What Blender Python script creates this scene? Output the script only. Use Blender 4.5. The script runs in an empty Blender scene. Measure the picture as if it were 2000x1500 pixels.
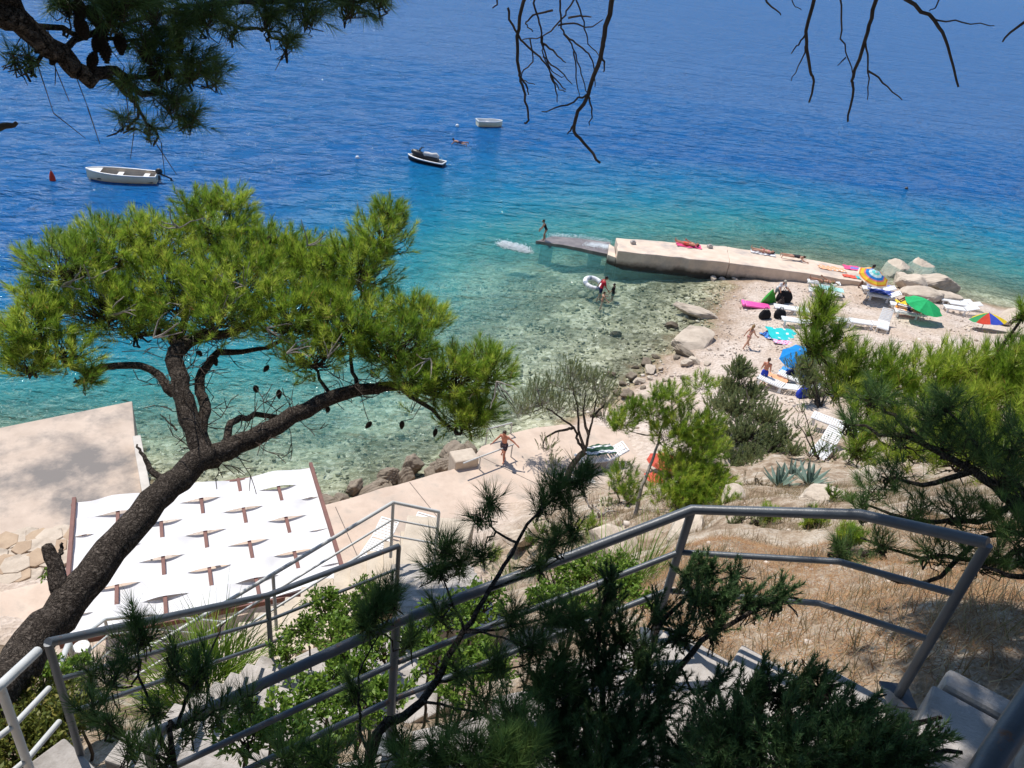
import bpy, bmesh, math, random
import numpy as np
from mathutils import Vector, Matrix
S = bpy.context.scene
COL = S.collection
R = math.radians
rng = np.random.default_rng(7)
random.seed(7)

# ---------------------------------------------------------------- camera, world, sun
HC, PITCH, ROLL, F = 19.0, R(31.3), R(-7.8), 1502.0
_fw = np.array([0, math.cos(PITCH), -math.sin(PITCH)])
_up = np.array([0, math.sin(PITCH), math.cos(PITCH)])
_rt = np.array([1.0, 0, 0])
CX = math.cos(ROLL) * _rt - math.sin(ROLL) * _up
CY = math.cos(ROLL) * _up + math.sin(ROLL) * _rt
cam = bpy.data.cameras.new('camera')
cam.sensor_width = 36.0
cam.lens = F / 2000 * 36
cam.clip_start, cam.clip_end = 0.05, 20000
co = bpy.data.objects.new('camera', cam)
COL.objects.link(co)
m = Matrix.Identity(4)
for i in range(3):
    m[i][0], m[i][1], m[i][2] = CX[i], CY[i], -_fw[i]
m[2][3] = HC
co.matrix_world = m
S.camera = co
SUNV = Vector((-0.36, 0.36, 0.86)).normalized()          # towards the sun: over the sea, front left
w = bpy.data.worlds.new('World')
S.world = w
w.use_nodes = True
nt = w.node_tree
sky = nt.nodes.new('ShaderNodeTexSky')
sky.sky_type = 'NISHITA'
sky.sun_disc = False
sky.sun_elevation = math.asin(SUNV.z)
sky.sun_rotation = math.atan2(SUNV.x, SUNV.y)
sky.air_density, sky.dust_density, sky.ozone_density = 1.0, 0.0, 3.0
nt.links.new(sky.outputs[0], nt.nodes['Background'].inputs[0])
nt.nodes['Background'].inputs[1].default_value = 0.12
sl = bpy.data.lights.new('sun', 'SUN')
sl.energy, sl.angle, sl.color = 4.6, R(0.53), (1.0, 0.955, 0.89)
so = bpy.data.objects.new('sun', sl)
COL.objects.link(so)
so.rotation_euler = SUNV.to_track_quat('Z', 'Y').to_euler()
so.location = (0, 0, 60)
S.view_settings.view_transform = 'Standard'
S.view_settings.look = 'None'
S.view_settings.gamma = 1.0
S.view_settings.exposure = 0.28
S.render.engine = 'CYCLES'
cy = S.cycles
cy.use_denoising = True
cy.max_bounces, cy.diffuse_bounces, cy.glossy_bounces = 8, 3, 3
cy.transparent_max_bounces, cy.transmission_bounces = 12, 4
cy.sample_clamp_indirect = 4.0
cy.caustics_reflective = cy.caustics_refractive = False

# ---------------------------------------------------------------- placing helpers
def ray(x, y):
    d = CX * (x - 1000) + CY * (750 - y) + _fw * F
    return d / np.linalg.norm(d)
CAM0 = np.array([0, 0, HC])
def at(x, y, z=0.0):                       # where the line of sight meets the level z
    d = ray(x, y)
    return CAM0 + d * ((z - HC) / d[2])
def far(x, y, d):                          # a point at distance d along the line of sight
    return CAM0 + ray(x, y) * d

# ---------------------------------------------------------------- materials
MATS = {}
def nd(t, kind, **kw):
    n = t.nodes.new(kind)
    for k, v in kw.items():
        if hasattr(n, k): setattr(n, k, v)
        else: n.inputs[k].default_value = v
    return n
def rgba(c): return (c[0], c[1], c[2], 1.0)
def mat(name, c1, c2=None, scale=8.0, rough=0.7, bump=0.0, bscale=None, spec=0.3, detail=6, spots=None, spot_scale=1.5, trans=0.0, metal=0.0, stretch=None, blo=0.3, bhi=0.7, slo=.5, shi=.66):
    """colour varied by noise, optional larger stains, fine relief"""
    if name in MATS: return MATS[name]
    m = bpy.data.materials.new(name); m.use_nodes = True
    t = m.node_tree; t.nodes.clear()
    out = nd(t, 'ShaderNodeOutputMaterial')
    b = nd(t, 'ShaderNodeBsdfPrincipled')
    b.inputs['Roughness'].default_value = rough
    b.inputs['Specular IOR Level'].default_value = spec
    b.inputs['Metallic'].default_value = metal
    tc = nd(t, 'ShaderNodeTexCoord')
    vec = tc.outputs['Object']
    if stretch:
        mp = nd(t, 'ShaderNodeMapping'); mp.inputs['Scale'].default_value = stretch
        t.links.new(vec, mp.inputs[0]); vec = mp.outputs[0]
    if c2 is None: c2 = tuple(x * 0.8 for x in c1)
    n = nd(t, 'ShaderNodeTexNoise', Scale=scale, Detail=float(detail), Roughness=0.62)
    t.links.new(vec, n.inputs['Vector'])
    cr = nd(t, 'ShaderNodeValToRGB')
    cr.color_ramp.elements[0].position, cr.color_ramp.elements[1].position = blo, bhi
    cr.color_ramp.elements[0].color, cr.color_ramp.elements[1].color = rgba(c2), rgba(c1)
    t.links.new(n.outputs[0], cr.inputs[0])
    colr = cr.outputs[0]
    if spots:
        n2 = nd(t, 'ShaderNodeTexNoise', Scale=spot_scale, Detail=8.0, Roughness=0.65)
        t.links.new(vec, n2.inputs['Vector'])
        r2 = nd(t, 'ShaderNodeValToRGB')
        r2.color_ramp.elements[0].position, r2.color_ramp.elements[1].position = slo, shi
        t.links.new(n2.outputs[0], r2.inputs[0])
        mx = nd(t, 'ShaderNodeMix', data_type='RGBA')
        t.links.new(r2.outputs[0], mx.inputs[0]); t.links.new(colr, mx.inputs[6])
        mx.inputs[7].default_value = rgba(spots)
        colr = mx.outputs[2]
    t.links.new(colr, b.inputs['Base Color'])
    if bump:
        n3 = nd(t, 'ShaderNodeTexNoise', Scale=bscale or scale * 3, Detail=6.0, Roughness=0.65)
        t.links.new(vec, n3.inputs['Vector'])
        bp = nd(t, 'ShaderNodeBump', Strength=bump, Distance=0.02)
        t.links.new(n3.outputs[0], bp.inputs['Height']); t.links.new(bp.outputs[0], b.inputs['Normal'])
    if trans:
        tr = nd(t, 'ShaderNodeBsdfTranslucent'); t.links.new(colr, tr.inputs[0])
        ms = nd(t, 'ShaderNodeMixShader'); ms.inputs[0].default_value = trans
        t.links.new(b.outputs[0], ms.inputs[1]); t.links.new(tr.outputs[0], ms.inputs[2])
        t.links.new(ms.outputs[0], out.inputs[0])
    else:
        t.links.new(b.outputs[0], out.inputs[0])
    MATS[name] = m
    return m
def tide_stain(m, z0, z1, col):
    # dark algae and damp up to the height the sea reaches
    t = m.node_tree; b = [n for n in t.nodes if n.type == 'BSDF_PRINCIPLED'][0]; src = b.inputs['Base Color'].links[0].from_socket
    g = nd(t, 'ShaderNodeNewGeometry'); sp = nd(t, 'ShaderNodeSeparateXYZ'); t.links.new(g.outputs['Position'], sp.inputs[0])
    n = nd(t, 'ShaderNodeTexNoise', Scale=1.3, Detail=6.0, Roughness=0.65); t.links.new(g.outputs['Position'], n.inputs['Vector'])
    ma = nd(t, 'ShaderNodeMath', operation='MULTIPLY_ADD'); t.links.new(n.outputs[0], ma.inputs[0]); ma.inputs[1].default_value = -0.7; t.links.new(sp.outputs[2], ma.inputs[2])
    mr = nd(t, 'ShaderNodeMapRange'); mr.inputs[1].default_value, mr.inputs[2].default_value = z1 - .35, z0 - .35; t.links.new(ma.outputs[0], mr.inputs[0])
    mx = nd(t, 'ShaderNodeMix', data_type='RGBA'); t.links.new(mr.outputs[0], mx.inputs[0]); t.links.new(src, mx.inputs[6]); mx.inputs[7].default_value = rgba(col)
    t.links.new(mx.outputs[2], b.inputs['Base Color'])
def leafmat(name, ramp, trans=0.35, rough=0.5, spec=0.25):
    """needle / leaf colour picked per leaf by the 'tint' attribute"""
    if name in MATS: return MATS[name]
    m = bpy.data.materials.new(name); m.use_nodes = True
    t = m.node_tree; t.nodes.clear()
    out = nd(t, 'ShaderNodeOutputMaterial')
    b = nd(t, 'ShaderNodeBsdfPrincipled')
    b.inputs['Roughness'].default_value = rough
    b.inputs['Specular IOR Level'].default_value = spec
    a = nd(t, 'ShaderNodeAttribute', attribute_name='tint')
    cr = nd(t, 'ShaderNodeValToRGB')
    e = cr.color_ramp.elements
    e[0].position, e[0].color = ramp[0][0], rgba(ramp[0][1])
    e[1].position, e[1].color = ramp[-1][0], rgba(ramp[-1][1])
    for p, c in ramp[1:-1]:
        x = e.new(p); x.color = rgba(c)
    t.links.new(a.outputs['Fac'], cr.inputs[0])
    t.links.new(cr.outputs[0], b.inputs['Base Color'])
    tr = nd(t, 'ShaderNodeBsdfTranslucent'); t.links.new(cr.outputs[0], tr.inputs[0])
    ms = nd(t, 'ShaderNodeMixShader'); ms.inputs[0].default_value = trans
    t.links.new(b.outputs[0], ms.inputs[1]); t.links.new(tr.outputs[0], ms.inputs[2])
    t.links.new(ms.outputs[0], out.inputs[0])
    MATS[name] = m
    return m

M_concrete = mat('sunbaked_concrete', (0.64, 0.51, 0.41), (0.49, 0.38, 0.30), 1.8, 0.85, 0.35, 30, 0.2, detail=10, spots=(0.40, 0.33, 0.27), spot_scale=0.9)
M_platform = mat('stained_platform_concrete', (0.58, 0.47, 0.38), (0.44, 0.35, 0.28), 1.1, 0.85, 0.3, 25, 0.2, spots=(0.20, 0.18, 0.165), spot_scale=0.26, slo=.46, shi=.60)
M_jetty = mat('jetty_concrete', (0.70, 0.57, 0.46), (0.56, 0.44, 0.34), 1.5, 0.85, 0.35, 14, 0.2, spots=(0.42, 0.36, 0.32), spot_scale=0.5)
M_wetslab = mat('wet_slab_concrete', (0.22, 0.18, 0.165), (0.12, 0.10, 0.09), 2.5, 0.35, 0.4, 12, 0.5, spots=(0.30, 0.25, 0.22), spot_scale=0.8)
M_step = mat('grey_step_concrete', (0.50, 0.46, 0.425), (0.34, 0.31, 0.285), 5, 0.9, 0.5, 45, 0.2, spots=(0.24, 0.215, 0.19), spot_scale=2.2)
M_steplight = mat('pale_step_stone', (0.58, 0.50, 0.40), (0.44, 0.37, 0.29), 4, 0.9, 0.4, 40, 0.2)
M_rock = mat('pale_limestone', (0.60, 0.51, 0.41), (0.42, 0.345, 0.27), 2.2, 0.9, 1.0, 7, 0.2, detail=10, spots=(0.32, 0.265, 0.21), spot_scale=1.6)
M_rockbrown = mat('brown_shore_rock', (0.30, 0.245, 0.185), (0.15, 0.12, 0.09), 2.4, 0.85, 0.8, 10, 0.25, spots=(0.13, 0.10, 0.07), spot_scale=1.8)
M_flag = mat('flagstone', (0.48, 0.36, 0.25), (0.33, 0.235, 0.16), 2.0, 0.9, 0.5, 20, 0.2)
M_bark_plain = mat('pine_bark_plain', (0.20, 0.165, 0.14), (0.055, 0.045, 0.038), 9, 0.95, 1.0, 22, 0.1, stretch=(1, 1, 0.45), blo=0.38, bhi=0.62)
def bark_material():
    m = bpy.data.materials.new('pine_bark'); m.use_nodes = True
    t = m.node_tree; b = t.nodes['Principled BSDF']; b.inputs['Roughness'].default_value = 0.95; b.inputs['Specular IOR Level'].default_value = 0.1
    tc = nd(t, 'ShaderNodeTexCoord'); n = nd(t, 'ShaderNodeTexNoise', Scale=7.0, Detail=5.0); t.links.new(tc.outputs['Object'], n.inputs['Vector'])
    ad = nd(t, 'ShaderNodeMix', data_type='RGBA', blend_type='LINEAR_LIGHT'); ad.inputs[0].default_value = 0.16
    t.links.new(tc.outputs['Object'], ad.inputs[6]); t.links.new(n.outputs['Color'], ad.inputs[7])
    v = nd(t, 'ShaderNodeTexVoronoi', Scale=24.0, feature='DISTANCE_TO_EDGE'); t.links.new(ad.outputs[2], v.inputs['Vector'])
    v2 = nd(t, 'ShaderNodeTexVoronoi', Scale=60.0, feature='DISTANCE_TO_EDGE'); t.links.new(ad.outputs[2], v2.inputs['Vector'])
    cr = nd(t, 'ShaderNodeValToRGB'); e = cr.color_ramp.elements
    e[0].color = rgba((0.045, 0.037, 0.031)); e[1].position = 0.40; e[1].color = rgba((0.20, 0.17, 0.145)); x = e.new(0.12); x.color = rgba((0.105, 0.087, 0.073))
    t.links.new(v.outputs['Distance'], cr.inputs[0])
    n2 = nd(t, 'ShaderNodeTexNoise', Scale=30.0, Detail=6.0, Roughness=0.7); t.links.new(tc.outputs['Object'], n2.inputs['Vector'])
    r2 = nd(t, 'ShaderNodeValToRGB'); r2.color_ramp.elements[0].position, r2.color_ramp.elements[1].position = 0.3, 0.7
    r2.color_ramp.elements[0].color = rgba((0.45, 0.43, 0.42)); r2.color_ramp.elements[1].color = rgba((1.25, 1.22, 1.18)); t.links.new(n2.outputs[0], r2.inputs[0])
    mu = nd(t, 'ShaderNodeMix', data_type='RGBA', blend_type='MULTIPLY'); mu.inputs[0].default_value = 1.0; t.links.new(cr.outputs[0], mu.inputs[6]); t.links.new(r2.outputs[0], mu.inputs[7])
    t.links.new(mu.outputs[2], b.inputs['Base Color'])
    b1 = nd(t, 'ShaderNodeBump', Strength=1.0, Distance=0.06); t.links.new(v.outputs['Distance'], b1.inputs['Height'])
    b2 = nd(t, 'ShaderNodeBump', Strength=0.8, Distance=0.02); t.links.new(v2.outputs['Distance'], b2.inputs['Height']); t.links.new(b1.outputs[0], b2.inputs['Normal'])
    b3 = nd(t, 'ShaderNodeBump', Strength=0.7, Distance=0.02); t.links.new(n2.outputs[0], b3.inputs['Height']); t.links.new(b2.outputs[0], b3.inputs['Normal'])
    t.links.new(b3.outputs[0], b.inputs['Normal']); MATS['pine_bark'] = m
    return m
M_bark = bark_material()
M_barkgrey = mat('grey_dead_wood', (0.40, 0.36, 0.32), (0.24, 0.21, 0.185), 14, 0.9, 0.6, 40, 0.1)
M_twig = mat('twig_brown', (0.10, 0.075, 0.058), (0.05, 0.038, 0.03), 20, 0.9, 0.3, 60, 0.1)
M_cone = mat('pine_cone_brown', (0.10, 0.07, 0.048), (0.03, 0.022, 0.016), 40, 0.85, 1.0, 60, 0.15)
M_rail = mat('grey_painted_rail', (0.085, 0.097, 0.112), (0.06, 0.068, 0.08), 6, 0.38, 0.12, 60, 0.4, spots=(0.15, 0.075, 0.04), spot_scale=9, slo=.60, shi=.68)
M_railpale = mat('pale_rail_paint', (0.56, 0.56, 0.54), (0.46, 0.46, 0.44), 6, 0.45, 0.1, 60, 0.5, spots=(0.30, 0.20, 0.13), spot_scale=9, slo=.62, shi=.70)
M_brownbeam = mat('brown_painted_beam', (0.20, 0.085, 0.065), (0.14, 0.06, 0.048), 5, 0.6, 0.2, 30, 0.3)
M_cloth = mat('white_shade_cloth', (0.80, 0.79, 0.79), (0.68, 0.67, 0.67), 1.4, 0.85, 0.3, 7, 0.1, trans=0.12)
M_plastic = mat('white_plastic', (0.80, 0.80, 0.79), (0.72, 0.72, 0.71), 3, 0.45, 0.0, None, 0.4)
M_boat = mat('cream_gelcoat', (0.82, 0.73, 0.50), (0.76, 0.66, 0.44), 2, 0.35, 0.05, 8, 0.5)
M_boatin = mat('beige_boat_inside', (0.62, 0.50, 0.36), (0.52, 0.41, 0.29), 2.5, 0.6, 0.1, 10, 0.3)
M_white = mat('white_gelcoat', (0.80, 0.79, 0.77), (0.74, 0.73, 0.70), 2, 0.3, 0.0, None, 0.5)
M_black = mat('black_plastic', (0.018, 0.018, 0.02), (0.011, 0.011, 0.012), 6, 0.4, 0.1, 30, 0.4)
M_darkmetal = mat('dark_metal', (0.06, 0.06, 0.065), (0.04, 0.04, 0.043), 6, 0.45, 0.1, 30, 0.5)
tide_stain(M_jetty, 0.12, 0.5, (0.07, 0.058, 0.045))
tide_stain(M_rockbrown, -.05, 0.35, (0.09, 0.07, 0.045))
def cloth(name, c, **k): return mat(name, c, tuple(x * 0.78 for x in c), k.pop('scale', 5), 0.85, 0.25, 25, 0.15, **k)

# ---------------------------------------------------------------- scene-graph helpers
def tag(o, label, cat=None, group=None, kind=None):
    if label: o['label'] = label
    if cat: o['category'] = cat
    if group: o['group'] = group
    if kind: o['kind'] = kind
    return o
def thing(name, label, cat, loc=(0, 0, 0), rotz=0.0, group=None, rot=None):
    o = bpy.data.objects.new(name, None)
    o.empty_display_size = 0.2
    COL.objects.link(o)
    o.location = Vector([float(v) for v in loc])
    o.rotation_euler = rot if rot else (0, 0, rotz)
    return tag(o, label, cat, group)
def origin_of(p):
    v = Vector((0, 0, 0))
    while p is not None:
        v += p.location; p = p.parent
    return v
def link(name, me, mt=None, parent=None, smooth=False):
    o = bpy.data.objects.new(name, me)
    COL.objects.link(o)
    if mt is not None and len(me.materials) == 0: me.materials.append(mt)
    if parent is not None: o.parent = parent
    if smooth and len(me.polygons): me.polygons.foreach_set('use_smooth', np.ones(len(me.polygons), bool))
    return o
def copy_tree(o, parent=None):
    c = o.copy(); COL.objects.link(c); c.parent = parent
    for ch in list(o.children): copy_tree(ch, c)
    return c
def npmesh(name, V, Fc, tint=None):
    """mesh from vertex array (n,3) and face array (m,k)"""
    V = np.ascontiguousarray(V, np.float32); Fc = np.ascontiguousarray(Fc, np.int32)
    me = bpy.data.meshes.new(name)
    k = Fc.shape[1]
    me.vertices.add(len(V)); me.vertices.foreach_set('co', V.ravel())
    me.loops.add(Fc.size); me.loops.foreach_set('vertex_index', Fc.ravel())
    me.polygons.add(len(Fc)); me.polygons.foreach_set('loop_start', np.arange(0, Fc.size, k, dtype=np.int32))
    if tint is not None:
        a = me.attributes.new('tint', 'FLOAT', 'POINT'); a.data.foreach_set('value', np.ascontiguousarray(tint, np.float32))
    me.update(calc_edges=True)
    return me

def frame_of(d):
    d = Vector(d).normalized()
    a = Vector((0, 0, 1)) if abs(d.z) < 0.9 else Vector((1, 0, 0))
    u = d.cross(a).normalized()
    return d, u, u.cross(d).normalized()
class MB:
    """collects shapes into one mesh"""
    def __init__(s): s.v, s.f, s.mi = [], [], []
    def add(s, vs, fs, mi=0):
        b = len(s.v); s.v += [tuple(float(c) for c in q) for q in vs]
        s.f += [tuple(i + b for i in q) for q in fs]; s.mi += [mi] * len(fs)
        return s
    def box(s, c, size, rz=0.0, mi=0, rot=None, taper=1.0):
        M = rot if rot is not None else Matrix.Rotation(rz, 3, 'Z')
        h = [x / 2 for x in size]; vs = []
        for z in (-1, 1):
            k = taper if z > 0 else 1.0
            for x, y in ((-1, -1), (1, -1), (1, 1), (-1, 1)):
                vs.append(Vector(c) + M @ Vector((x * h[0] * k, y * h[1] * k, z * h[2])))
        return s.add(vs, [(0, 3, 2, 1), (4, 5, 6, 7), (0, 1, 5, 4), (1, 2, 6, 5), (2, 3, 7, 6), (3, 0, 4, 7)], mi)
    def tube(s, pts, rad, n=8, mi=0, caps=True):
        pts = [Vector([float(c) for c in p]) for p in pts]
        if not hasattr(rad, '__len__'): rad = [rad] * len(pts)
        vs, fs = [], []
        u = None
        for i, p in enumerate(pts):
            d = (pts[min(i + 1, len(pts) - 1)] - pts[max(i - 1, 0)])
            if d.length < 1e-9: d = Vector((0, 0, 1))
            d.normalize()
            if u is None: _, u, _ = frame_of(d)
            u = (u - d * u.dot(d)); u = u.normalized() if u.length > 1e-6 else frame_of(d)[1]
            v = d.cross(u)
            for k in range(n):
                a = 2 * math.pi * k / n
                vs.append(p + (u * math.cos(a) + v * math.sin(a)) * rad[i])
        for i in range(len(pts) - 1):
            for k in range(n):
                a, b = i * n + k, i * n + (k + 1) % n
                fs.append((a, b, b + n, a + n))
        if caps:
            fs.append(tuple(reversed(range(n)))); fs.append(tuple(range((len(pts) - 1) * n, len(pts) * n)))
        return s.add(vs, fs, mi)
    def ell(s, c, r, nu=12, nv=8, M=None, mi=0):
        c = Vector([float(q) for q in c]); M = M or Matrix.Identity(3)
        vs = [c + M @ Vector((0, 0, -r[2]))]; fs = []
        for j in range(1, nv):
            t = math.pi * j / nv - math.pi / 2
            for i in range(nu):
                a = 2 * math.pi * i / nu
                vs.append(c + M @ Vector((r[0] * math.cos(t) * math.cos(a), r[1] * math.cos(t) * math.sin(a), r[2] * math.sin(t))))
        vs.append(c + M @ Vector((0, 0, r[2])))
        for i in range(nu): fs.append((0, 1 + (i + 1) % nu, 1 + i))
        for j in range(nv - 2):
            for i in range(nu):
                a, b = 1 + j * nu + i, 1 + j * nu + (i + 1) % nu
                fs.append((a, b, b + nu, a + nu))
        L = len(vs) - 1; b0 = 1 + (nv - 2) * nu
        for i in range(nu): fs.append((b0 + i, b0 + (i + 1) % nu, L))
        return s.add(vs, fs, mi)
    def cap(s, a, b, ra, rb, n=10):
        """closed capsule"""
        a, b = Vector([float(q) for q in a]), Vector([float(q) for q in b])
        d = (b - a)
        d = d.normalized() if d.length > 1e-6 else Vector((0, 0, 1))
        P, Q = [], []
        for t in (-80, -45, 0): P.append(a + d * ra * math.sin(R(t))); Q.append(ra * math.cos(R(t)))
        for t in (0, 45, 80): P.append(b + d * rb * math.sin(R(t))); Q.append(rb * math.cos(R(t)))
        return s.tube(P, Q, n)
    def prism(s, poly, z0, z1, mi=0):
        n = len(poly)
        vs = [(p[0], p[1], z0) for p in poly] + [(p[0], p[1], z1 if not callable(z1) else z1(p)) for p in poly]
        fs = [tuple(reversed(range(n))), tuple(range(n, 2 * n))] + [(i, (i + 1) % n, n + (i + 1) % n, n + i) for i in range(n)]
        return s.add(vs, fs, mi)
    def build(s, name, mt=None, parent=None, world=False, smooth=False, bevel=0.0, mats=None):
        off = origin_of(parent) if (world and parent is not None) else Vector((0, 0, 0))
        me = bpy.data.meshes.new(name)
        me.from_pydata([(x - off.x, y - off.y, z - off.z) for x, y, z in s.v], [], s.f)
        if mats:
            for q in mats: me.materials.append(q)
            me.polygons.foreach_set('material_index', s.mi)
        me.update()
        o = link(name, me, mt, parent, smooth)
        if smooth:
            try: me.set_sharp_from_angle(angle=R(50))
            except Exception: pass
        if bevel:
            b = o.modifiers.new('bevel', 'BEVEL'); b.width = bevel; b.segments = 2; b.limit_method = 'ANGLE'
        return o
def wob(pts, amp, sub=4):
    """a bent, slightly wobbly line through the points"""
    P = [Vector([float(c) for c in p]) for p in pts]; out = []
    for i in range(len(P) - 1):
        p0, p1, p2, p3 = P[max(i - 1, 0)], P[i], P[i + 1], P[min(i + 2, len(P) - 1)]
        for k in range(sub):
            t = k / sub
            q = 0.5 * ((2 * p1) + (p2 - p0) * t + (2 * p0 - 5 * p1 + 4 * p2 - p3) * t * t + (3 * p1 - p0 - 3 * p2 + p3) * t ** 3)
            out.append(q + Vector(rng.normal(0, amp, 3)) if (i or k) else q)
    out.append(P[-1])
    return out
def lerpr(r, n):
    return list(np.interp(np.linspace(0, 1, n), np.linspace(0, 1, len(r)), r))
# ---------------------------------------------------------------- terrain heights
PXZ = [  # seen spots: picture x, picture y, height
 (1100,600,-.8),(1200,540,-1.0),(1250,620,-.45),(1000,640,-1.0),(900,700,-1.0),(1100,720,-.45),(950,780,-.7),(800,880,-.8),(650,900,-.9),(450,850,-1.4),(300,760,-3.0),
 (1000,520,-1.9),(860,540,-2.2),(850,470,-4.8),(1150,440,-5.2),(1000,430,-5.8),(1400,440,-6.5),(1600,470,-6.0),(1800,500,-5.0),(1990,570,-2.6),(2150,620,-2),(2300,560,-4),
 (1000,390,-7.5),(700,390,-10.5),(400,600,-7.5),(100,560,-11),(100,740,-5.5),(-200,800,-4.5),(-300,600,-9),(1500,390,-8),(1900,420,-8),(800,310,-13),(1500,310,-13),(200,400,-12),(1900,330,-14),
 (1000,200,-22),(300,250,-20),(1700,200,-22),(-300,400,-18),(2300,350,-16),
 (1405,556,0),(1388,600,0),(1372,640,0),(1305,690,.02),(1240,740,.02),(1200,790,.05),(1110,822,.0),(1040,830,-.2),(700,935,-.5),(870,885,-.5),(620,960,-.6),
 (1455,682,.6),(1500,740,1.0),(1420,720,.7),(1520,590,.6),(1600,620,.9),(1700,600,.9),(1690,562,.92),(1610,558,.6),(1480,552,.30),(1760,620,1.1),(1850,620,1.0),(1890,606,.55),(1930,640,.9),(1650,700,1.3),(1560,780,1.6),(1450,800,1.6),(1350,790,1.2),(1300,760,.7),(1250,830,1.4),
 (1628,840,3.0),(1600,890,3.2),(1500,890,3.5),(1350,900,2.8),(1450,950,6.6),(1350,980,6.6),(1235,1020,8.0),(1150,1060,6.3),(1080,1000,3.6),(1000,1060,3.4),(1110,940,1.7),
 (1500,1010,10.4),(1600,1100,13.4),(1600,1200,15.1),(1400,1100,13.4),(1750,1150,14.4),(1900,1300,15.75),(1950,1150,14.6),(1250,1130,12.2),(1100,1150,11.6),
 (60,1200,2.3),(40,1100,1.4),(-100,1200,2.4),(900,1000,1.5),(700,1080,1.5),(420,1000,1.3),(250,1100,1.3),(300,1200,1.4),(580,1150,1.5),
]
XYZ = [  # spots hidden or outside the picture
 (0,0,17.2),(0,-6,20),(7,-6,21),(-7,-6,19),(14,-6,21),(-16,-6,17),(6,0.5,17.6),(11,3,17.2),(20,3,17),(9,8,14),(14,12,11),(20,16,9),(17,22,5),(26,28,5),(30,40,2.5),(34,48,.5),(45,40,3),(45,55,-3),(50,20,10),
 (-6,0,15.6),(-10,0,14.5),(-9,4,11),(-13,6,7),(-17,8,5),(-25,6,6.5),(-40,10,5),(-40,20,0),(-24,20,0.2),(-30,30,-5),(-50,30,-8),(-4.6,4.6,12.6),(-6,6.6,9.0),(-7.5,8.4,4.8),
 (2.3,1.8,15.9),(1.3,2.6,15.0),(0.2,2.3,14.5),(-0.8,1.8,14.1),(-1.9,1.8,13.85),(-1.5,3.4,13.2),(-1.2,4.7,12.0),(-0.3,5.2,11.8),(0.8,5.2,12.6),(-0.4,7.2,10.2),(-1.2,9.2,8.9),(-3,8.6,7.6),(-4.6,7.9,6.2),(-2.6,6.4,9.8),(-3.4,11.3,2.2),(-1.2,12.2,2.6),(0.2,14.5,1.9),(-6,9.6,2.0),
 (30,90,-14),(-60,60,-20),(0,110,-26),(80,80,-18),(-60,110,-26),(80,110,-26),(70,50,-6),(70,0,15),(-60,0,8),(-60,20,-2),
]
_P = np.array([list(at(a, b, c)) for a, b, c in PXZ] + [list(p) for p in XYZ], float)
_d = np.linalg.norm(_P[:, None, :2] - _P[None, :, :2], axis=2)
_n = len(_P)
_A = np.zeros((_n + 3, _n + 3)); _A[:_n, :_n] = _d - 0.12 * np.eye(_n)
_A[:_n, _n] = 1; _A[:_n, _n + 1:] = _P[:, :2]; _A[_n, :_n] = 1; _A[_n + 1:, :_n] = _P[:, :2].T
_W = np.linalg.solve(_A, np.r_[_P[:, 2], 0, 0, 0])
def T(x, y):
    x = np.atleast_1d(np.asarray(x, float)); y = np.atleast_1d(np.asarray(y, float))
    out = np.empty(len(x))
    for i in range(0, len(x), 20000):
        q = np.c_[x[i:i + 20000], y[i:i + 20000]]
        D = np.linalg.norm(q[:, None] - _P[None, :, :2], axis=2)
        out[i:i + 20000] = D @ _W[:_n] + _W[_n] + q @ _W[_n + 1:]
    return out
def Tz(x, y): return float(T(x, y)[0])
def on(px, py, d0=2.0, d1=90.0, lift=0.0):       # where the line of sight meets the ground
    r = ray(px, py); ts = np.linspace(d0, d1, 900)
    P = CAM0 + ts[:, None] * r
    g = P[:, 2] - (T(P[:, 0], P[:, 1]) + lift)
    k = np.argmax(g < 0) if (g < 0).any() else len(ts) - 1
    p = P[k].copy(); p[2] = Tz(p[0], p[1]) + lift
    return p
def sm(e0, e1, x):
    t = np.clip((x - e0) / (e1 - e0), 0, 1); return t * t * (3 - 2 * t)
def vnoise(x, y, f, seed=0):
    g = np.random.default_rng(seed); A = g.uniform(-1, 1, (10, 2)); ph = g.uniform(0, 6.28, 10); o = np.zeros_like(x)
    for k in range(10):
        v = A[k] / np.linalg.norm(A[k]) * f * (0.6 + 0.16 * k)
        o += np.sin(x * v[0] + y * v[1] + ph[k] + 1.3 * np.sin(x * v[1] * .7 - y * v[0] * .7)) / 10
    return o
def seq(a, b, s): return np.arange(a, b, s)

# one sheet: sea bed, beach and hillside
gx = np.r_[seq(-70, -22, 2.0), seq(-22, -9, 0.5), seq(-9, 9, 0.16), seq(9, 34, 0.3), seq(34, 86, 2.0)]
gy = np.r_[seq(-10, 0, 1.0), seq(0, 12, 0.16), seq(12, 56, 0.28), seq(56, 116, 2.0)]
X, Y = np.meshgrid(gx, gy)
xf, yf = X.ravel(), Y.ravel()
zf = T(xf, yf)
land = sm(0.1, 1.5, zf)
hill = sm(2.0, 3.6, zf + 0.5 * vnoise(xf, yf, 1.1, 3))
zf = zf + vnoise(xf, yf, 1.6, 1) * (0.12 + 0.42 * hill) + vnoise(xf, yf, 5, 2) * (0.03 + 0.05 * hill) + rng.normal(0, .012, len(xf)) * (0.3 + hill) + (1 - land) * vnoise(xf, yf, 2.3, 5) * 0.22 * sm(-0.1, -0.6, zf)
nx, ny = len(gx), len(gy)
idx = np.arange(nx * ny).reshape(ny, nx)
FQ = np.c_[idx[:-1, :-1].ravel(), idx[:-1, 1:].ravel(), idx[1:, 1:].ravel(), idx[1:, :-1].ravel()]
me = npmesh('terrain', np.c_[xf, yf, zf], FQ)
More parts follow.
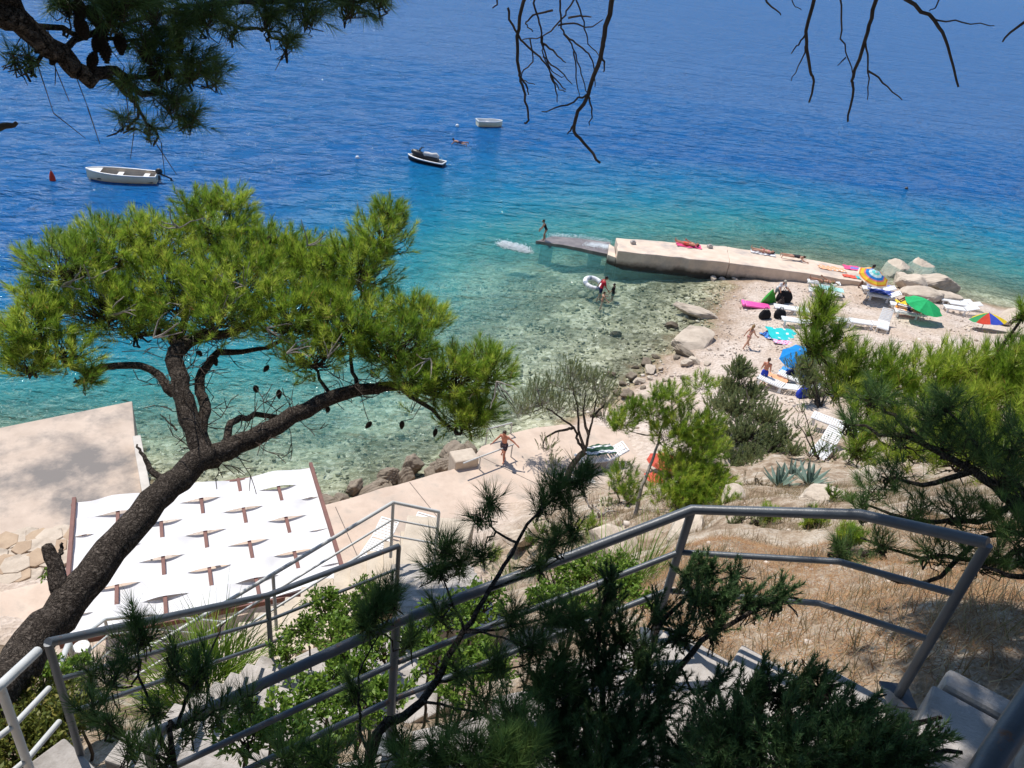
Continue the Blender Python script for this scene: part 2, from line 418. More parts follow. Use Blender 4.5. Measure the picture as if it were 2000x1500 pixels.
for nm, arr in (('hill', hill), ('zz', zf)):
    a = me.attributes.new(nm, 'FLOAT', 'POINT'); a.data.foreach_set('value', arr.astype(np.float32))
def terrain_material():
    m = bpy.data.materials.new('ground_pebbles_and_dirt'); m.use_nodes = True
    t = m.node_tree; b = t.nodes['Principled BSDF']; b.inputs['Roughness'].default_value = 0.9; b.inputs['Specular IOR Level'].default_value = 0.2
    tc = nd(t, 'ShaderNodeTexCoord'); O = tc.outputs['Object']
    def noise(s, d=6.0, r=0.6):
        n = nd(t, 'ShaderNodeTexNoise', Scale=s, Detail=d, Roughness=r); t.links.new(O, n.inputs['Vector']); return n.outputs[0]
    def ramp(src, pts):
        c = nd(t, 'ShaderNodeValToRGB'); e = c.color_ramp.elements
        e[0].position, e[0].color = pts[0][0], rgba(pts[0][1]); e[1].position, e[1].color = pts[-1][0], rgba(pts[-1][1])
        for p, q in pts[1:-1]:
            z = e.new(p); z.color = rgba(q)
        t.links.new(src, c.inputs[0]); return c.outputs[0]
    def mix(f, a, c):
        x = nd(t, 'ShaderNodeMix', data_type='RGBA'); t.links.new(f, x.inputs[0]); t.links.new(a, x.inputs[6]); t.links.new(c, x.inputs[7]); return x.outputs[2]
    # pebbles
    vo = nd(t, 'ShaderNodeTexVoronoi', Scale=9.0); t.links.new(O, vo.inputs['Vector'])
    peb = ramp(vo.outputs['Color'], [(0.0, (0.44, 0.36, 0.30)), (0.5, (0.54, 0.455, 0.385)), (1.0, (0.64, 0.55, 0.48))])
    big = ramp(noise(0.5), [(0.35, (0.86, 0.80, 0.74)), (0.65, (1.0, 1.0, 1.0))])
    ml = nd(t, 'ShaderNodeMix', data_type='RGBA', blend_type='MULTIPLY'); ml.inputs[0].default_value = 1.0
    t.links.new(peb, ml.inputs[6]); t.links.new(big, ml.inputs[7])
    beach = ml.outputs[2]
    # stones of the sea bed
    v2 = nd(t, 'ShaderNodeTexVoronoi', Scale=4.6); t.links.new(O, v2.inputs['Vector'])
    bed = ramp(v2.outputs['Color'], [(0.0, (0.15, 0.145, 0.085)), (0.35, (0.34, 0.33, 0.215)), (0.7, (0.50, 0.48, 0.34)), (1.0, (0.70, 0.68, 0.54))])
    weed = ramp(noise(0.28, 8.0, 0.65), [(0.44, (0.30, 0.31, 0.28)), (0.58, (1.0, 1.0, 1.0))])
    m2 = nd(t, 'ShaderNodeMix', data_type='RGBA', blend_type='MULTIPLY'); m2.inputs[0].default_value = 0.8
    t.links.new(bed, m2.inputs[6]); t.links.new(weed, m2.inputs[7])
    # hillside soil with fallen needles
    soil = ramp(noise(2.2, 9.0, 0.7), [(0.34, (0.19, 0.135, 0.09)), (0.46, (0.34, 0.26, 0.185)), (0.56, (0.46, 0.39, 0.31)), (0.68, (0.58, 0.52, 0.44))])
    fine = ramp(noise(38.0, 4.0), [(0.35, (0.70, 0.64, 0.58)), (0.65, (1.0, 1.0, 1.0))])
    m3 = nd(t, 'ShaderNodeMix', data_type='RGBA', blend_type='MULTIPLY'); m3.inputs[0].default_value = 1.0
    t.links.new(soil, m3.inputs[6]); t.links.new(fine, m3.inputs[7])
    za = nd(t, 'ShaderNodeAttribute', attribute_name='zz'); ha = nd(t, 'ShaderNodeAttribute', attribute_name='hill')
    zn = nd(t, 'ShaderNodeMath', operation='MULTIPLY_ADD'); t.links.new(noise(1.1), zn.inputs[0]); zn.inputs[1].default_value = 0.5; t.links.new(za.outputs['Fac'], zn.inputs[2])
    f1 = nd(t, 'ShaderNodeMapRange'); f1.inputs[1].default_value, f1.inputs[2].default_value = 0.12, 0.42; t.links.new(zn.outputs[0], f1.inputs[0])
    wet = ramp(zn.outputs[0], [(0.28, (0.46, 0.36, 0.24)), (0.62, (1, 1, 1))])      # damp stones along the waterline
    m4 = nd(t, 'ShaderNodeMix', data_type='RGBA', blend_type='MULTIPLY'); m4.inputs[0].default_value = 1.0
    t.links.new(beach, m4.inputs[6]); t.links.new(wet, m4.inputs[7])
    c = mix(f1.outputs[0], m2.outputs[2], m4.outputs[2]); c = mix(ha.outputs['Fac'], c, m3.outputs[2])
    t.links.new(c, b.inputs['Base Color'])
    n1 = nd(t, 'ShaderNodeBump', Strength=0.7, Distance=0.05); t.links.new(vo.outputs['Distance'], n1.inputs['Height'])
    n2 = nd(t, 'ShaderNodeBump', Strength=0.8, Distance=0.08); t.links.new(noise(7.0, 8.0), n2.inputs['Height']); t.links.new(n1.outputs[0], n2.inputs['Normal'])
    t.links.new(n2.outputs[0], b.inputs['Normal'])
    return m
tr = link('terrain', me, terrain_material(), None, True)
tag(tr, 'pebble beach, shallow stony sea bed and dry hillside soil', None, None, 'structure')

# ---------------------------------------------------------------- sea
def grow(a, s, r, lim):
    o = [a]
    while abs(o[-1]) < lim: o.append(o[-1] + s); s *= r
    return o
sx = np.r_[np.array(grow(-70, -2.5, 1.35, 6000))[::-1], seq(-69, 90, 0.9), np.array(grow(91, 2.5, 1.35, 6000))]
sy = np.r_[seq(11, 112, 0.7), np.array(grow(113, 2.0, 1.28, 9000))]
X, Y = np.meshgrid(sx, sy); a_, b_ = X.ravel(), Y.ravel()
ins = (a_ > -69) & (a_ < 85) & (b_ < 115)
dep = np.full(len(a_), 26.0)
dep[ins] = -T(a_[ins], b_[ins])
edge = np.clip(np.minimum(np.minimum(a_ + 69, 85 - a_) / 18, (115 - b_) / 18), 0, 1)
dep = np.where(ins, np.clip(dep, 0, 40) * edge + 26 * (1 - edge), 26.0)
swell = vnoise(a_, b_, 0.9, 11) * 0.05 + vnoise(a_, b_, 2.2, 12) * 0.022
swell *= np.clip(dep * 0.8, 0.12, 1) * (ins * 1.0)
i2 = np.arange(len(a_)).reshape(len(sy), len(sx))
FQ = np.c_[i2[:-1, :-1].ravel(), i2[:-1, 1:].ravel(), i2[1:, 1:].ravel(), i2[1:, :-1].ravel()]
me = npmesh('sea', np.c_[a_, b_, swell], FQ)
q = me.attributes.new('depth', 'FLOAT', 'POINT'); q.data.foreach_set('value', dep.astype(np.float32))
def sea_material():
    m = bpy.data.materials.new('clear_sea_water'); m.use_nodes = True
    t = m.node_tree; t.nodes.clear(); out = nd(t, 'ShaderNodeOutputMaterial')
    tc = nd(t, 'ShaderNodeTexCoord')
    def noise(scale, st, rot, d=3.0, r=0.55):
        mp = nd(t, 'ShaderNodeMapping'); mp.inputs['Scale'].default_value = st; mp.inputs['Rotation'].default_value = (0, 0, R(rot))
        t.links.new(tc.outputs['Object'], mp.inputs[0])
        n = nd(t, 'ShaderNodeTexNoise', Scale=scale, Detail=d, Roughness=r); t.links.new(mp.outputs[0], n.inputs['Vector']); return n.outputs[0]
    hs = [(0.085, (0.7, 1.4, 1), 24, 4.0, 2.2), (0.34, (0.6, 1.25, 1), 30, 4.0, 1.15), (1.1, (0.6, 1.25, 1), 22, 4.0, 0.55), (3.2, (0.6, 1.2, 1), 34, 3.0, 0.13)]; last = None
    for sc_, st_, ro_, de_, di_ in hs:
        b3 = nd(t, 'ShaderNodeBump', Strength=1.0, Distance=di_); t.links.new(noise(sc_, st_, ro_, de_, .6), b3.inputs['Height'])
        if last is not None: t.links.new(last, b3.inputs['Normal'])
        last = b3.outputs[0]
    N = b3.outputs[0]
    de = nd(t, 'ShaderNodeAttribute', attribute_name='depth')
    mr = nd(t, 'ShaderNodeMapRange'); mr.inputs[2].default_value = 20.0; t.links.new(de.outputs['Fac'], mr.inputs[0])
    body = nd(t, 'ShaderNodeValToRGB'); e = body.color_ramp.elements          # what the water itself sends back, by depth
    for p, c in ((0.09, (0.045, 0.36, 0.38)), (0.15, (0.008, 0.20, 0.310)), (0.22, (0.005, 0.135, 0.290)), (0.34, (0.005, 0.090, 0.270))):
        z = e.new(p); z.color = rgba(c)
    e[0].color = rgba((0.22, 0.46, 0.38)); e[-1].color = rgba((0.014, 0.102, 0.285))
    t.links.new(mr.outputs[0], body.inputs[0])
    ex = nd(t, 'ShaderNodeMath', operation='MULTIPLY'); t.links.new(de.outputs['Fac'], ex.inputs[0]); ex.inputs[1].default_value = -0.36; q2 = nd(t, 'ShaderNodeMath', operation='POWER'); t.links.new(de.outputs['Fac'], q2.inputs[0]); q2.inputs[1].default_value = 1.7; t.links.new(q2.outputs[0], ex.inputs[0]); ex.inputs[1].default_value = -0.22
    ee = nd(t, 'ShaderNodeMath', operation='EXPONENT'); t.links.new(ex.outputs[0], ee.inputs[0])
    op = nd(t, 'ShaderNodeMath', operation='SUBTRACT'); op.inputs[0].default_value = 1.0; t.links.new(ee.outputs[0], op.inputs[1])
    tint = nd(t, 'ShaderNodeValToRGB'); e = tint.color_ramp.elements
    e[0].color = rgba((1, 1, 1)); e[1].position = 0.25; e[1].color = rgba((0.42, 0.86, 0.80)); t.links.new(mr.outputs[0], tint.inputs[0])
    df = nd(t, 'ShaderNodeBsdfDiffuse'); t.links.new(body.outputs[0], df.inputs[0]); t.links.new(N, df.inputs['Normal'])
    tp = nd(t, 'ShaderNodeBsdfTransparent'); t.links.new(tint.outputs[0], tp.inputs[0])
    m1 = nd(t, 'ShaderNodeMixShader'); t.links.new(op.outputs[0], m1.inputs[0]); t.links.new(tp.outputs[0], m1.inputs[1]); t.links.new(df.outputs[0], m1.inputs[2])
    gl = nd(t, 'ShaderNodeBsdfGlossy', Roughness=0.06); t.links.new(N, gl.inputs['Normal'])
    fr0 = nd(t, 'ShaderNodeFresnel', IOR=1.333); t.links.new(N, fr0.inputs['Normal']); fr = nd(t, 'ShaderNodeMath', operation='MULTIPLY'); t.links.new(fr0.outputs[0], fr.inputs[0]); fr.inputs[1].default_value = 0.42   # a ruffled sea never mirrors at full strength
    m2 = nd(t, 'ShaderNodeMixShader'); t.links.new(fr.outputs[0], m2.inputs[0]); t.links.new(m1.outputs[0], m2.inputs[1]); t.links.new(gl.outputs[0], m2.inputs[2])
    t.links.new(m2.outputs[0], out.inputs[0])
    return m
sea = link('sea', me, sea_material(), None, True)
tag(sea, 'calm clear sea, green over the shallows and deep blue far out', None, None, 'structure')

# ---------------------------------------------------------------- stones
def rock_mesh(name, seed, n=9, sub=4, rough=0.010):
    g = np.random.default_rng(seed)
    bm = bmesh.new(); bmesh.ops.create_icosphere(bm, subdivisions=sub, radius=1.0)
    V = np.array([v.co[:] for v in bm.verts])
    Nn = g.normal(size=(n, 3)); Nn /= np.linalg.norm(Nn, axis=1)[:, None]; D = g.uniform(0.60, 0.92, n)
    dt = V @ Nn.T
    s = np.where(dt > 1e-3, D / np.maximum(dt, 1e-3), 9).min(axis=1); s = np.minimum(s, 1.1)
    s = s * (1 + rough * (np.sin(V @ g.normal(size=3) * 9 + 1) + np.sin(V @ g.normal(size=3) * 15)))
    for v, k in zip(bm.verts, s): v.co *= k
    me = bpy.data.meshes.new(name); bm.to_mesh(me); bm.free()
    return me
ROCKS = [rock_mesh('rock', 140 + i, 17 + i % 5) for i in range(6)]
for r_ in ROCKS: r_.materials.append(M_rock)
ROCKSB = [rock_mesh('rock', 60 + i, 18 + i % 5, 4, .035) for i in range(6)]
for r_ in ROCKSB: r_.materials.clear(); r_.materials.append(M_rockbrown)
def rock(px, py, size, label, k=0, rot=(0, 0, 0), z=None, brown=False, group=None, name='boulder', cat='rock', sink=0.25):
    p = on(px, py) if z is None else at(px, py, z)
    o = link(name, (ROCKSB if brown else ROCKS)[k % 6], None, None)
    o.location = (p[0], p[1], p[2] + size[2] * (0.8 - sink)); o.scale = size; o.rotation_euler = rot
    return tag(o, label, cat, group)
rock(1362, 618, (1.7, .6, .42), 'long flat pale boulder lying at the water edge with a dark wet side', 0, (0.1, 0.14, -0.35), sink=0.35)
rock(1350, 672, (1.6, 1.3, .40), 'broad pale tilted rock slab below the long flat boulder', 1, (0.16, -0.12, 0.4), sink=0.5)
rock(1338, 694, (.8, .35, .25), 'dark brown stone at the foot of the broad tilted slab', 2, (0, 0.2, -0.5), brown=True)
SMALL = [(1203,655,.42,1),(1262,712,.5,1),(1268,724,.45,0),(1380,712,.30,0),(1195,735,.35,1),(1232,740,.5,1),(1248,748,.35,0),(1340,714,.45,0),(1320,702,.28,1),(1300,745,.30,0),(1225,775,.5,1),(1260,780,.35,0),(1205,770,.30,1),(1280,700,.25,1),(1355,708,.38,0),(1310,640,.5,1),(1410,547,.3,0),(1392,549,.4,0),(1435,547,.25,0),(1340,542,.28,1),(1240,720,.22,1),(1290,722,.2,0),(1335,740,.24,1),(1255,760,.25,1),(1215,800,.3,0),(1375,735,.2,0),(1215,752,.26,1),(1270,742,.22,0),(1180,795,.35,1),(1160,812,.4,1)]
ORD = ['leftmost', 'second from the left', 'third from the left', 'fourth from the left', 'fifth from the left', 'sixth from the left', 'seventh from the left', 'eighth from the left', 'ninth from the left', 'tenth from the left', 'eleventh from the left', 'twelfth from the left', 'thirteenth from the left', 'fourteenth from the left', 'fifteenth from the left', 'sixteenth from the left', 'rightmost']
SMALL.sort()
nbr = [0, 0]
for i, (a, b, s_, br) in enumerate(SMALL):
    lb = ('rough brown' if br else 'pale tan') + ' loose shore stone, ' + ORD[min(nbr[br], 16)] + ' of the ' + ('brown' if br else 'pale') + ' ones'; nbr[br] += 1
    rock(a, b, (s_ * random.uniform(.8, 1.2), s_ * random.uniform(.55, .8), s_ * .5), lb, i, (0, 0, random.uniform(0, 6)), brown=bool(br), group='loose shore stones', name='shore_stone', cat='stone')
BIG = [((1745,540),(1.35,1.1,.95),2,0.4,'pale boulder nearest the jetty end, behind the ring striped parasol'),((1790,545),(1.5,1.2,1.0),4,1.2,'tall pale boulder beside the sea, middle of the jetty end pile'),((1820,566),(1.7,1.0,.8),0,-.4,'long pale boulder at the sea tip of the boulder pile'),((1770,566),(1.2,1.0,.8),3,2.0,'rounded boulder at the landward foot of the boulder pile'),((1795,582),(1.5,.9,.5),5,.3,'low flat boulder beside the green parasol'),((1758,556),(.8,.7,.6),1,.9,'small boulder wedged low in the boulder pile'),((1835,588),(1.3,.8,.45),1,-.5,'low boulder at the water edge by the green parasol'),((1975,632),(1.1,.8,.7),2,.2,'pale rock to the right of the red blue yellow parasol'),((1995,655),(1.2,.9,.6),4,1.0,'pale rock at the right picture edge by the sea')]
for (a, b), s_, k, rz, lb in BIG:
    rock(a, b, s_, lb, k, (0.1, -0.1, rz), group='boulder pile at the jetty end')
for (a, b, s_, k, lb) in ((1190,1085,(.75,.5,.5),2,'smooth pale rock beneath the near handrail, left of its bend'),(1600,985,(.5,.35,.22),3,'tilted tan rock on the slope behind the agaves'),(1430,985,(.55,.35,.22),1,'flat tan rock showing above the handrail bend'),(1690,945,(.6,.4,.28),4,'tan rock ledge below the dark right hand pine boughs'),(1340,1052,(.5,.4,.25),5,'pale rock just behind the bend of the near handrail'),(1010,1062,(.5,.4,.3),0,'pale stone among the bushes right of the two loungers'),(1400,905,(.5,.4,.3),2,'pale stone left of the agaves')):
    rock(a, b, s_, lb, k, (0.15, 0.1, k))
# low ragged rock shelf under the terrace edge
SHELF = sorted([(690,962),(735,950),(775,938),(815,925),(850,915),(872,905),(905,885),(655,975),(795,945),(835,930),(750,958),(715,965),(885,895),(860,925),(625,985)])
for i, (a, b) in enumerate(SHELF):
    rock(a + random.uniform(-14, 14), b + random.uniform(-8, 8), (random.uniform(.35, .95), random.uniform(.3, .55), random.uniform(.22, .5)), 'ragged grey brown rock under the terrace sea edge, ' + ORD[i], i, (random.uniform(-.4, .4), random.uniform(-.4, .4), i * 1.3), z=0.1, brown=True, group='rocks under the terrace edge', name='shelf_rock')
# pebbles and sea bed stones nobody could count
def scatter_stones(name, label, pts, sizes, mt):
    bm = bmesh.new(); bmesh.ops.create_icosphere(bm, subdivisions=1, radius=1.0)
    V0 = np.array([v.co[:] for v in bm.verts]); F0 = np.array([[v.index for v in f.verts] for f in bm.faces]); bm.free()
    n = len(pts); V = V0[None] * (1 + rng.uniform(-.25, .2, (n, len(V0), 1))) * (sizes[:, None] * rng.uniform(.6, 1.2, (n, 3)))[:, None] * np.array([1, 1, .6])
    a = rng.uniform(0, 6.28, n); c, s_ = np.cos(a)[:, None], np.sin(a)[:, None]
    x, y = V[:, :, 0] * c - V[:, :, 1] * s_, V[:, :, 0] * s_ + V[:, :, 1] * c
    V = np.stack([x, y, V[:, :, 2]], 2) + pts[:, None]
    FF = (F0[None] + (np.arange(n) * len(V0))[:, None, None]).reshape(-1, 3)
    o = link(name, npmesh(name, V.reshape(-1, 3), FF, np.repeat(rng.uniform(0, 1, n), len(V0))), mt, None, True)
    return tag(o, label, None, None, 'stuff')
n = 9000
qx, qy = rng.uniform(-17, 13, n), rng.uniform(18, 47, n)
z_ = T(qx, qy); k = (z_ < 0.1) & (z_ > -3.0)
scatter_stones('seabed_stones', 'mottled green and grey stones under the clear shallow water', np.c_[qx, qy, z_ + 0.03][k], rng.gamma(1.2, .035, k.sum()) + .035, leafmat('seabed_stone', [(0, (0.15, 0.145, 0.085)), (.4, (0.27, 0.265, 0.165)), (.75, (0.38, 0.37, 0.25)), (1, (0.52, 0.50, 0.38))], 0.0, 0.9, 0.1))
n = 9000
qx, qy = rng.uniform(3, 28, n), rng.uniform(26, 47, n)
z_ = T(qx, qy); k = (z_ > 0.02) & (z_ < 2.0)
scatter_stones('beach_pebbles', 'pale pebbles and cobbles of the beach', np.c_[qx, qy, z_][k], rng.gamma(1.5, .018, k.sum()) + .015, leafmat('beach_pebble', [(0, (0.34, 0.26, 0.20)), (.5, (0.52, 0.44, 0.37)), (1, (0.66, 0.58, 0.50))], 0.0, 0.9, 0.1))

# ---------------------------------------------------------------- terrace, platform, jetty
def poly_at(pts, z): return [at(a, b, z)[:2] for a, b in pts]
def ragged(poly, amp, sub, k0=0, k1=99):
    out = []
    for i, p in enumerate(poly):
        q = poly[(i + 1) % len(poly)]; out.append(p)
        if k0 <= i < k1:
            L = np.linalg.norm(q - p); n_ = max(1, int(L / sub))
            for j in range(1, n_): out.append(p + (q - p) * j / n_ + rng.normal(0, amp, 2))
    return out
tp = poly_at([(400,1075),(560,1012),(640,985),(720,962),(800,940),(880,918),(915,905),(940,872),(1000,846),(1070,833),(1150,828),(1215,835),(1250,900),(1200,975),(1100,1030),(1000,1085),(900,1130),(750,1190),(640,1240),(420,1290),(250,1330),(60,1360),(60,1240),(130,1180),(250,1130)], 2.0)
ter = tag(MB().prism(ragged(tp, .06, .5, 1, 12), 0.3, 2.0).build('terrace', M_concrete), 'pale pink beige concrete terrace along the shore', None, None, 'structure')
for a, b in (((800,942),(915,1085)),((655,990),(700,1090)),((935,890),(1130,985))):      # expansion joints
    q0, q1 = at(*a, 2.0), at(*b, 2.0); d_ = (q1 - q0) / np.linalg.norm(q1 - q0); n_ = np.array([-d_[1], d_[0], 0]) * .012
    MB().prism([(q0 - n_)[:2], (q1 - n_)[:2], (q1 + n_)[:2], (q0 + n_)[:2]], 1.99, 2.004).build('expansion_joint', mat('joint_filler', (.16, .13, .11), (.10, .08, .07), 9), ter)
pp = poly_at([(258,783),(266,880),(283,1010),(300,1130),(40,1180),(-250,1200),(-700,1060),(-560,930),(0,835)], 1.6)
plat = tag(MB().prism(pp, -2.5, 1.6).build('bathing_platform', M_platform, bevel=.03), 'stained concrete bathing platform jutting into the sea', None, None, 'structure')
# low white kerb at the platform's right edge
a0, a1 = at(262, 872, 1.6), at(281, 985, 1.6); dd = (a1 - a0) / np.linalg.norm(a1 - a0); nn = np.array([-dd[1], dd[0], 0])
o = MB().prism([(a0 + nn * .0)[:2], (a0 - nn * .42)[:2] if False else (a0 + nn * .26)[:2], (a1 + nn * .26)[:2], a1[:2]], -1.5, 2.05).build('sea_wall', mat('white_wall', (0.58, 0.53, 0.47), (0.46, 0.42, 0.37), 3, .85, .2), bevel=.02)
tag(o, 'low whitish wall along the platform edge beside the sea', 'wall')
# flat paving stones between platform and terrace at the left
pv = thing('stone_apron', 'patch of large cracked flat stones left of the shade canopy', 'paving', at(60, 1110, 1.62))
for i in range(26):
    a, b = 5 + (i % 7) * 24 + random.uniform(-6, 6) - (i // 7) * 12, 1058 + (i // 7) * 26 + random.uniform(-5, 5) - (i % 7) * 3
    c = at(a, b, 1.62); n_ = random.randint(5, 7); r0 = random.uniform(.30, .44)
    MB().prism([(c[0] + r0 * math.cos(6.283 * j / n_) * random.uniform(.8, 1.15), c[1] + r0 * math.sin(6.283 * j / n_) * random.uniform(.8, 1.15)) for j in range(n_)], 1.58, 1.66 + random.uniform(0, .10)).build('paving_stone', M_rock if i % 3 else M_flag, pv, True, bevel=.02)
o = MB().prism(poly_at([(-150,1190),(110,1130),(125,1190),(100,1262),(-40,1400),(-250,1400)], 2.35), 0.4, 2.35).build('lower_terrace', M_concrete, bevel=.04)
tag(o, 'worn beige concrete terrace at the left picture edge', None, None, 'structure')

# jetty: high part, step and low wet slab
ZJ = 1.1
jn = [at(1207,490,ZJ), at(1425,513,ZJ), at(1560,531,ZJ), at(1700,553,ZJ)]
jf = [at(1203,464,ZJ), at(1420,481,ZJ), at(1560,502,ZJ), at(1705,530,ZJ)]
jt = thing('concrete_jetty', 'raised pale concrete jetty with seam, reaching from the beach into the sea', 'jetty', (jn[1][0], jn[1][1], -1.5))
pa = ragged([jn[0][:2], jn[1][:2], jf[1][:2], jf[0][:2]], .035, .5)
MB().prism(pa, -2.2, ZJ).build('deck_block', M_jetty, jt, True, bevel=.05)
off = np.array([0.02, 0])
pb = ragged([jn[1][:2] + off, jn[2][:2], jn[3][:2], jf[3][:2], jf[2][:2], jf[1][:2] + off], .03, .6)
MB().prism(pb, -1.6, ZJ - .012).build('deck_block', M_jetty, jt, True, bevel=.05)
MB().prism([at(1187,497,.62)[:2], jn[0][:2] - [.03, -.05], jf[0][:2] - [.03, .5], at(1190,476,.62)[:2]], -1.6, .62).build('step_block', M_jetty, jt, True, bevel=.04)
sp = [at(1046,470,.2)[:2], at(1120,482,.2)[:2], at(1188,496,.2)[:2], at(1193,473,.2)[:2], at(1130,465,.2)[:2], at(1078,461,.2)[:2]]
MB().prism(ragged(sp, .03, .6), -.12, .2).build('landing_slab', M_wetslab, jt, True, bevel=.03)['label'] = 'low dark wet landing slab at the sea end'
for a, b in ((1070,468),(1165,485)):
    c = at(a, b, 0); MB().box((c[0], c[1] + .3, -2.0), (.9, 1.0, 3.7)).build('support', M_wetslab, jt, True)
for a, b in ((1236,476),(1386,484)):
    c = at(a, b, ZJ); tag(MB().box((c[0], c[1], ZJ + .09), (.34, .3, .2), .3).box((c[0], c[1], ZJ + .22), (.22, .2, .07), .3).build('mooring_block', M_step, bevel=.04), ('small square stone block near the sea end of the jetty' if a < 1300 else 'small square stone block beside the sunbather on the pink towel'), 'block')

# foam: splash left of the slab, wash over the slab
M_foam = mat('sea_foam', (0.86, 0.88, 0.88), (0.74, 0.80, 0.82), 9, .6, .6, 20, .3)
def foam(name, label, area, z, n, hmax, smin=.03, smax=.10):
    c = np.array([at(a, b, z) for a, b in area]); P = []
    for _ in range(n):
        i = rng.integers(0, len(c) - 1); p = c[i] + (c[i + 1] - c[i]) * rng.uniform() + np.r_[rng.normal(0, .22, 2), abs(rng.normal(0, hmax))]
        P.append(p)
    P = np.array(P)
    o = scatter_stones(name, label, P, rng.uniform(smin, smax, len(P)), M_foam); return o
foam('splash', 'white splash in the water left of the landing slab', [(980,478),(995,482),(1012,486),(1028,491)], .0, 3200, .10, .012, .05)
foam('wash', 'thin white wave washing over the landing slab', [(1150,479),(1165,478),(1180,480),(1186,484)], .205, 1600, .02, .010, .035)
foam('edge_foam', 'small broken foam along the far side of the landing slab', [(1072,461),(1100,461),(1140,464),(1190,471)], .03, 700, .04, .010, .035)

# ---------------------------------------------------------------- stairs
def flight(parent, S0, S1, k, width, n, mt, seed=0):
    S0, S1 = np.array(S0, float), np.array(S1, float)
    d = (S1 - S0); L = np.linalg.norm(d[:2]); u = d[:2] / L; rz = math.atan2(u[1], u[0]); n = np.array(n, float); n /= np.linalg.norm(n)
    g = random.Random(seed)
    for i in range(k):
        c = S0 + d * (i + .5) / k; z = S0[2] + d[2] * (i + .5) / k; ww = width + g.uniform(-.03, .05)
        cc = c[:2] + n * (ww / 2 - .06)
        MB().box((cc[0], cc[1], z - .24), (L / k + .004, ww, .48 + g.uniform(0, .02)), rz + g.uniform(-.012, .012)).build('step', mt, parent, True, bevel=.014)
st = thing('concrete_stairs', 'grey concrete steps descending from the lower right corner behind the near handrail', 'stairs', (1.0, 3.2, 15.0))
flight(st, (4.45, 1.05, 17.25), (2.15, 2.5, 16.02), 7, 1.25, (-.53, -.85), M_step, 1)
flight(st, (2.15, 2.5, 15.95), (1.08, 3.16, 15.46), 3, 1.25, (-.53, -.85), M_step, 2)
flight(st, (1.0, 3.15, 15.38), (-1.55, 2.1, 14.44), 6, 1.15, (.38, -.92), M_step, 3)
c_ = MB().prism([(1.25, 3.1), (.85, 3.2), (.75, 2.0), (.3, 1.6), (1.0, 1.3), (1.7, 2.2)], 14.8, 15.40); c_.build('landing', M_step, st, True, bevel=.02)
c_ = MB().prism([(-1.5, 2.2), (-2.45, 2.75), (-3.1, 1.6), (-2.0, .7), (-1.15, 1.1)], 13.8, 14.36); c_.build('landing', M_step, st, True, bevel=.02)
for i, (x, y, z, rz) in enumerate(((2.42, 2.50, 15.98, -.56), (2.80, 2.26, 16.14, -.56), (3.2, 2.02, 16.36, -.56))):     # kerb blocks beside the upper steps
    MB().box((x, y, z), (.36, .13, .30), rz).build('kerb_block', M_step, st, True, bevel=.025)
s2 = thing('lower_stairs', 'grey shaded stone steps among bushes beyond the near handrail', 'stairs', (-1.8, 4, 12.6))
flight(s2, (-2.2, 2.75, 14.2), (-1.88, 4.55, 12.9), 8, 1.1, (1, -.15), M_step, 4)
flight(s2, (-1.95, 4.55, 12.80), (-.85, 5.55, 12.35), 5, 1.1, (.67, -.74), M_step, 5)
flight(s2, (-.75, 5.75, 12.25), (-1.3, 7.9, 10.9), 8, 1.1, (1, .2), M_step, 6)
s3 = thing('pale_stairs', 'pale beige stone steps running down to the left beside the shade canopy', 'stairs', (-3, 8, 8.5))
flight(s3, (-1.2, 8.2, 10.35), (-5.6, 7.2, 6.9), 17, 1.3, (.22, .97), M_steplight, 7)
c_ = MB().prism([(-1.3, 8.0), (-.5, 7.9), (-.3, 9.6), (-1.4, 9.5)], 9.8, 10.48); c_.build('landing', M_steplight, s3, True, bevel=.02)

# ---------------------------------------------------------------- railings
def railing(label, tops, mt, r=.031, drop=(.31, .61), hp=1.02, posts=None, fig=None, foot=None):
    tops = [np.array(p, float) for p in tops]
    t = thing('stair_railing', label, 'railing', tops[0] - [0, 0, hp])
    MB().tube(tops if fig is None else fig, r, 12).build('top_rail', mt, t, True, True)
    for dz in drop:
        MB().tube([p - [0, 0, dz] for p in tops], r * .62, 10).build('mid_rail', mt, t, True, True)
    for i in (posts if posts is not None else range(len(tops))):
        b = tops[i] - [0, 0, hp]
        MB().tube([b, tops[i] - [0, 0, r * .3]], r * .86, 12).build('post', mt, t, True, True)
        if foot: MB().box(b + [0, 0, .006], (.14, .14, .012)).build('base_plate', mt, t, True)
    return t
R0, KN, P2, P3 = np.array([2.09, 2.58, 16.97]), far(1680, 1005, 4.10), np.array([1.04, 3.22, 16.42]), np.array([-.41, 2.62, 15.94])
RE = far(285, 1440, 4.3)
railing('near dark grey handrail crossing the whole foreground with a bend above the dirt slope', [R0, KN, P2, P3, RE], M_rail, .027, posts=[0, 2, 3, 4], foot=True)
LP, P5, P7 = np.array([-2.3, 2.66, 15.36]), far(522, 1163, 7.2), far(779, 1066, 7.7)
railing('grey handrail from the left corner post across the front of the shade canopy', [LP, P5, P7], M_rail, .026)
railing('pale handrail leaving the lower left corner of the picture', [LP + [-.02, -.06, .0], far(0, 1340, 4.75), far(-160, 1450, 4.5)], M_railpale, .026, posts=[1, 2])
A, B, C_ = np.array([-1.38, 7.98, 12.03]), np.array([-.78, 8.31, 11.68]), far(251, 1290, 10.2)
mid = A + (C_ - A) * .5
railing('pale handrail slanting down left across the shade canopy, with its corner by the two loungers', [B, A, mid, C_], M_railpale, .026)
u0 = far(440, 1216, 13.2)
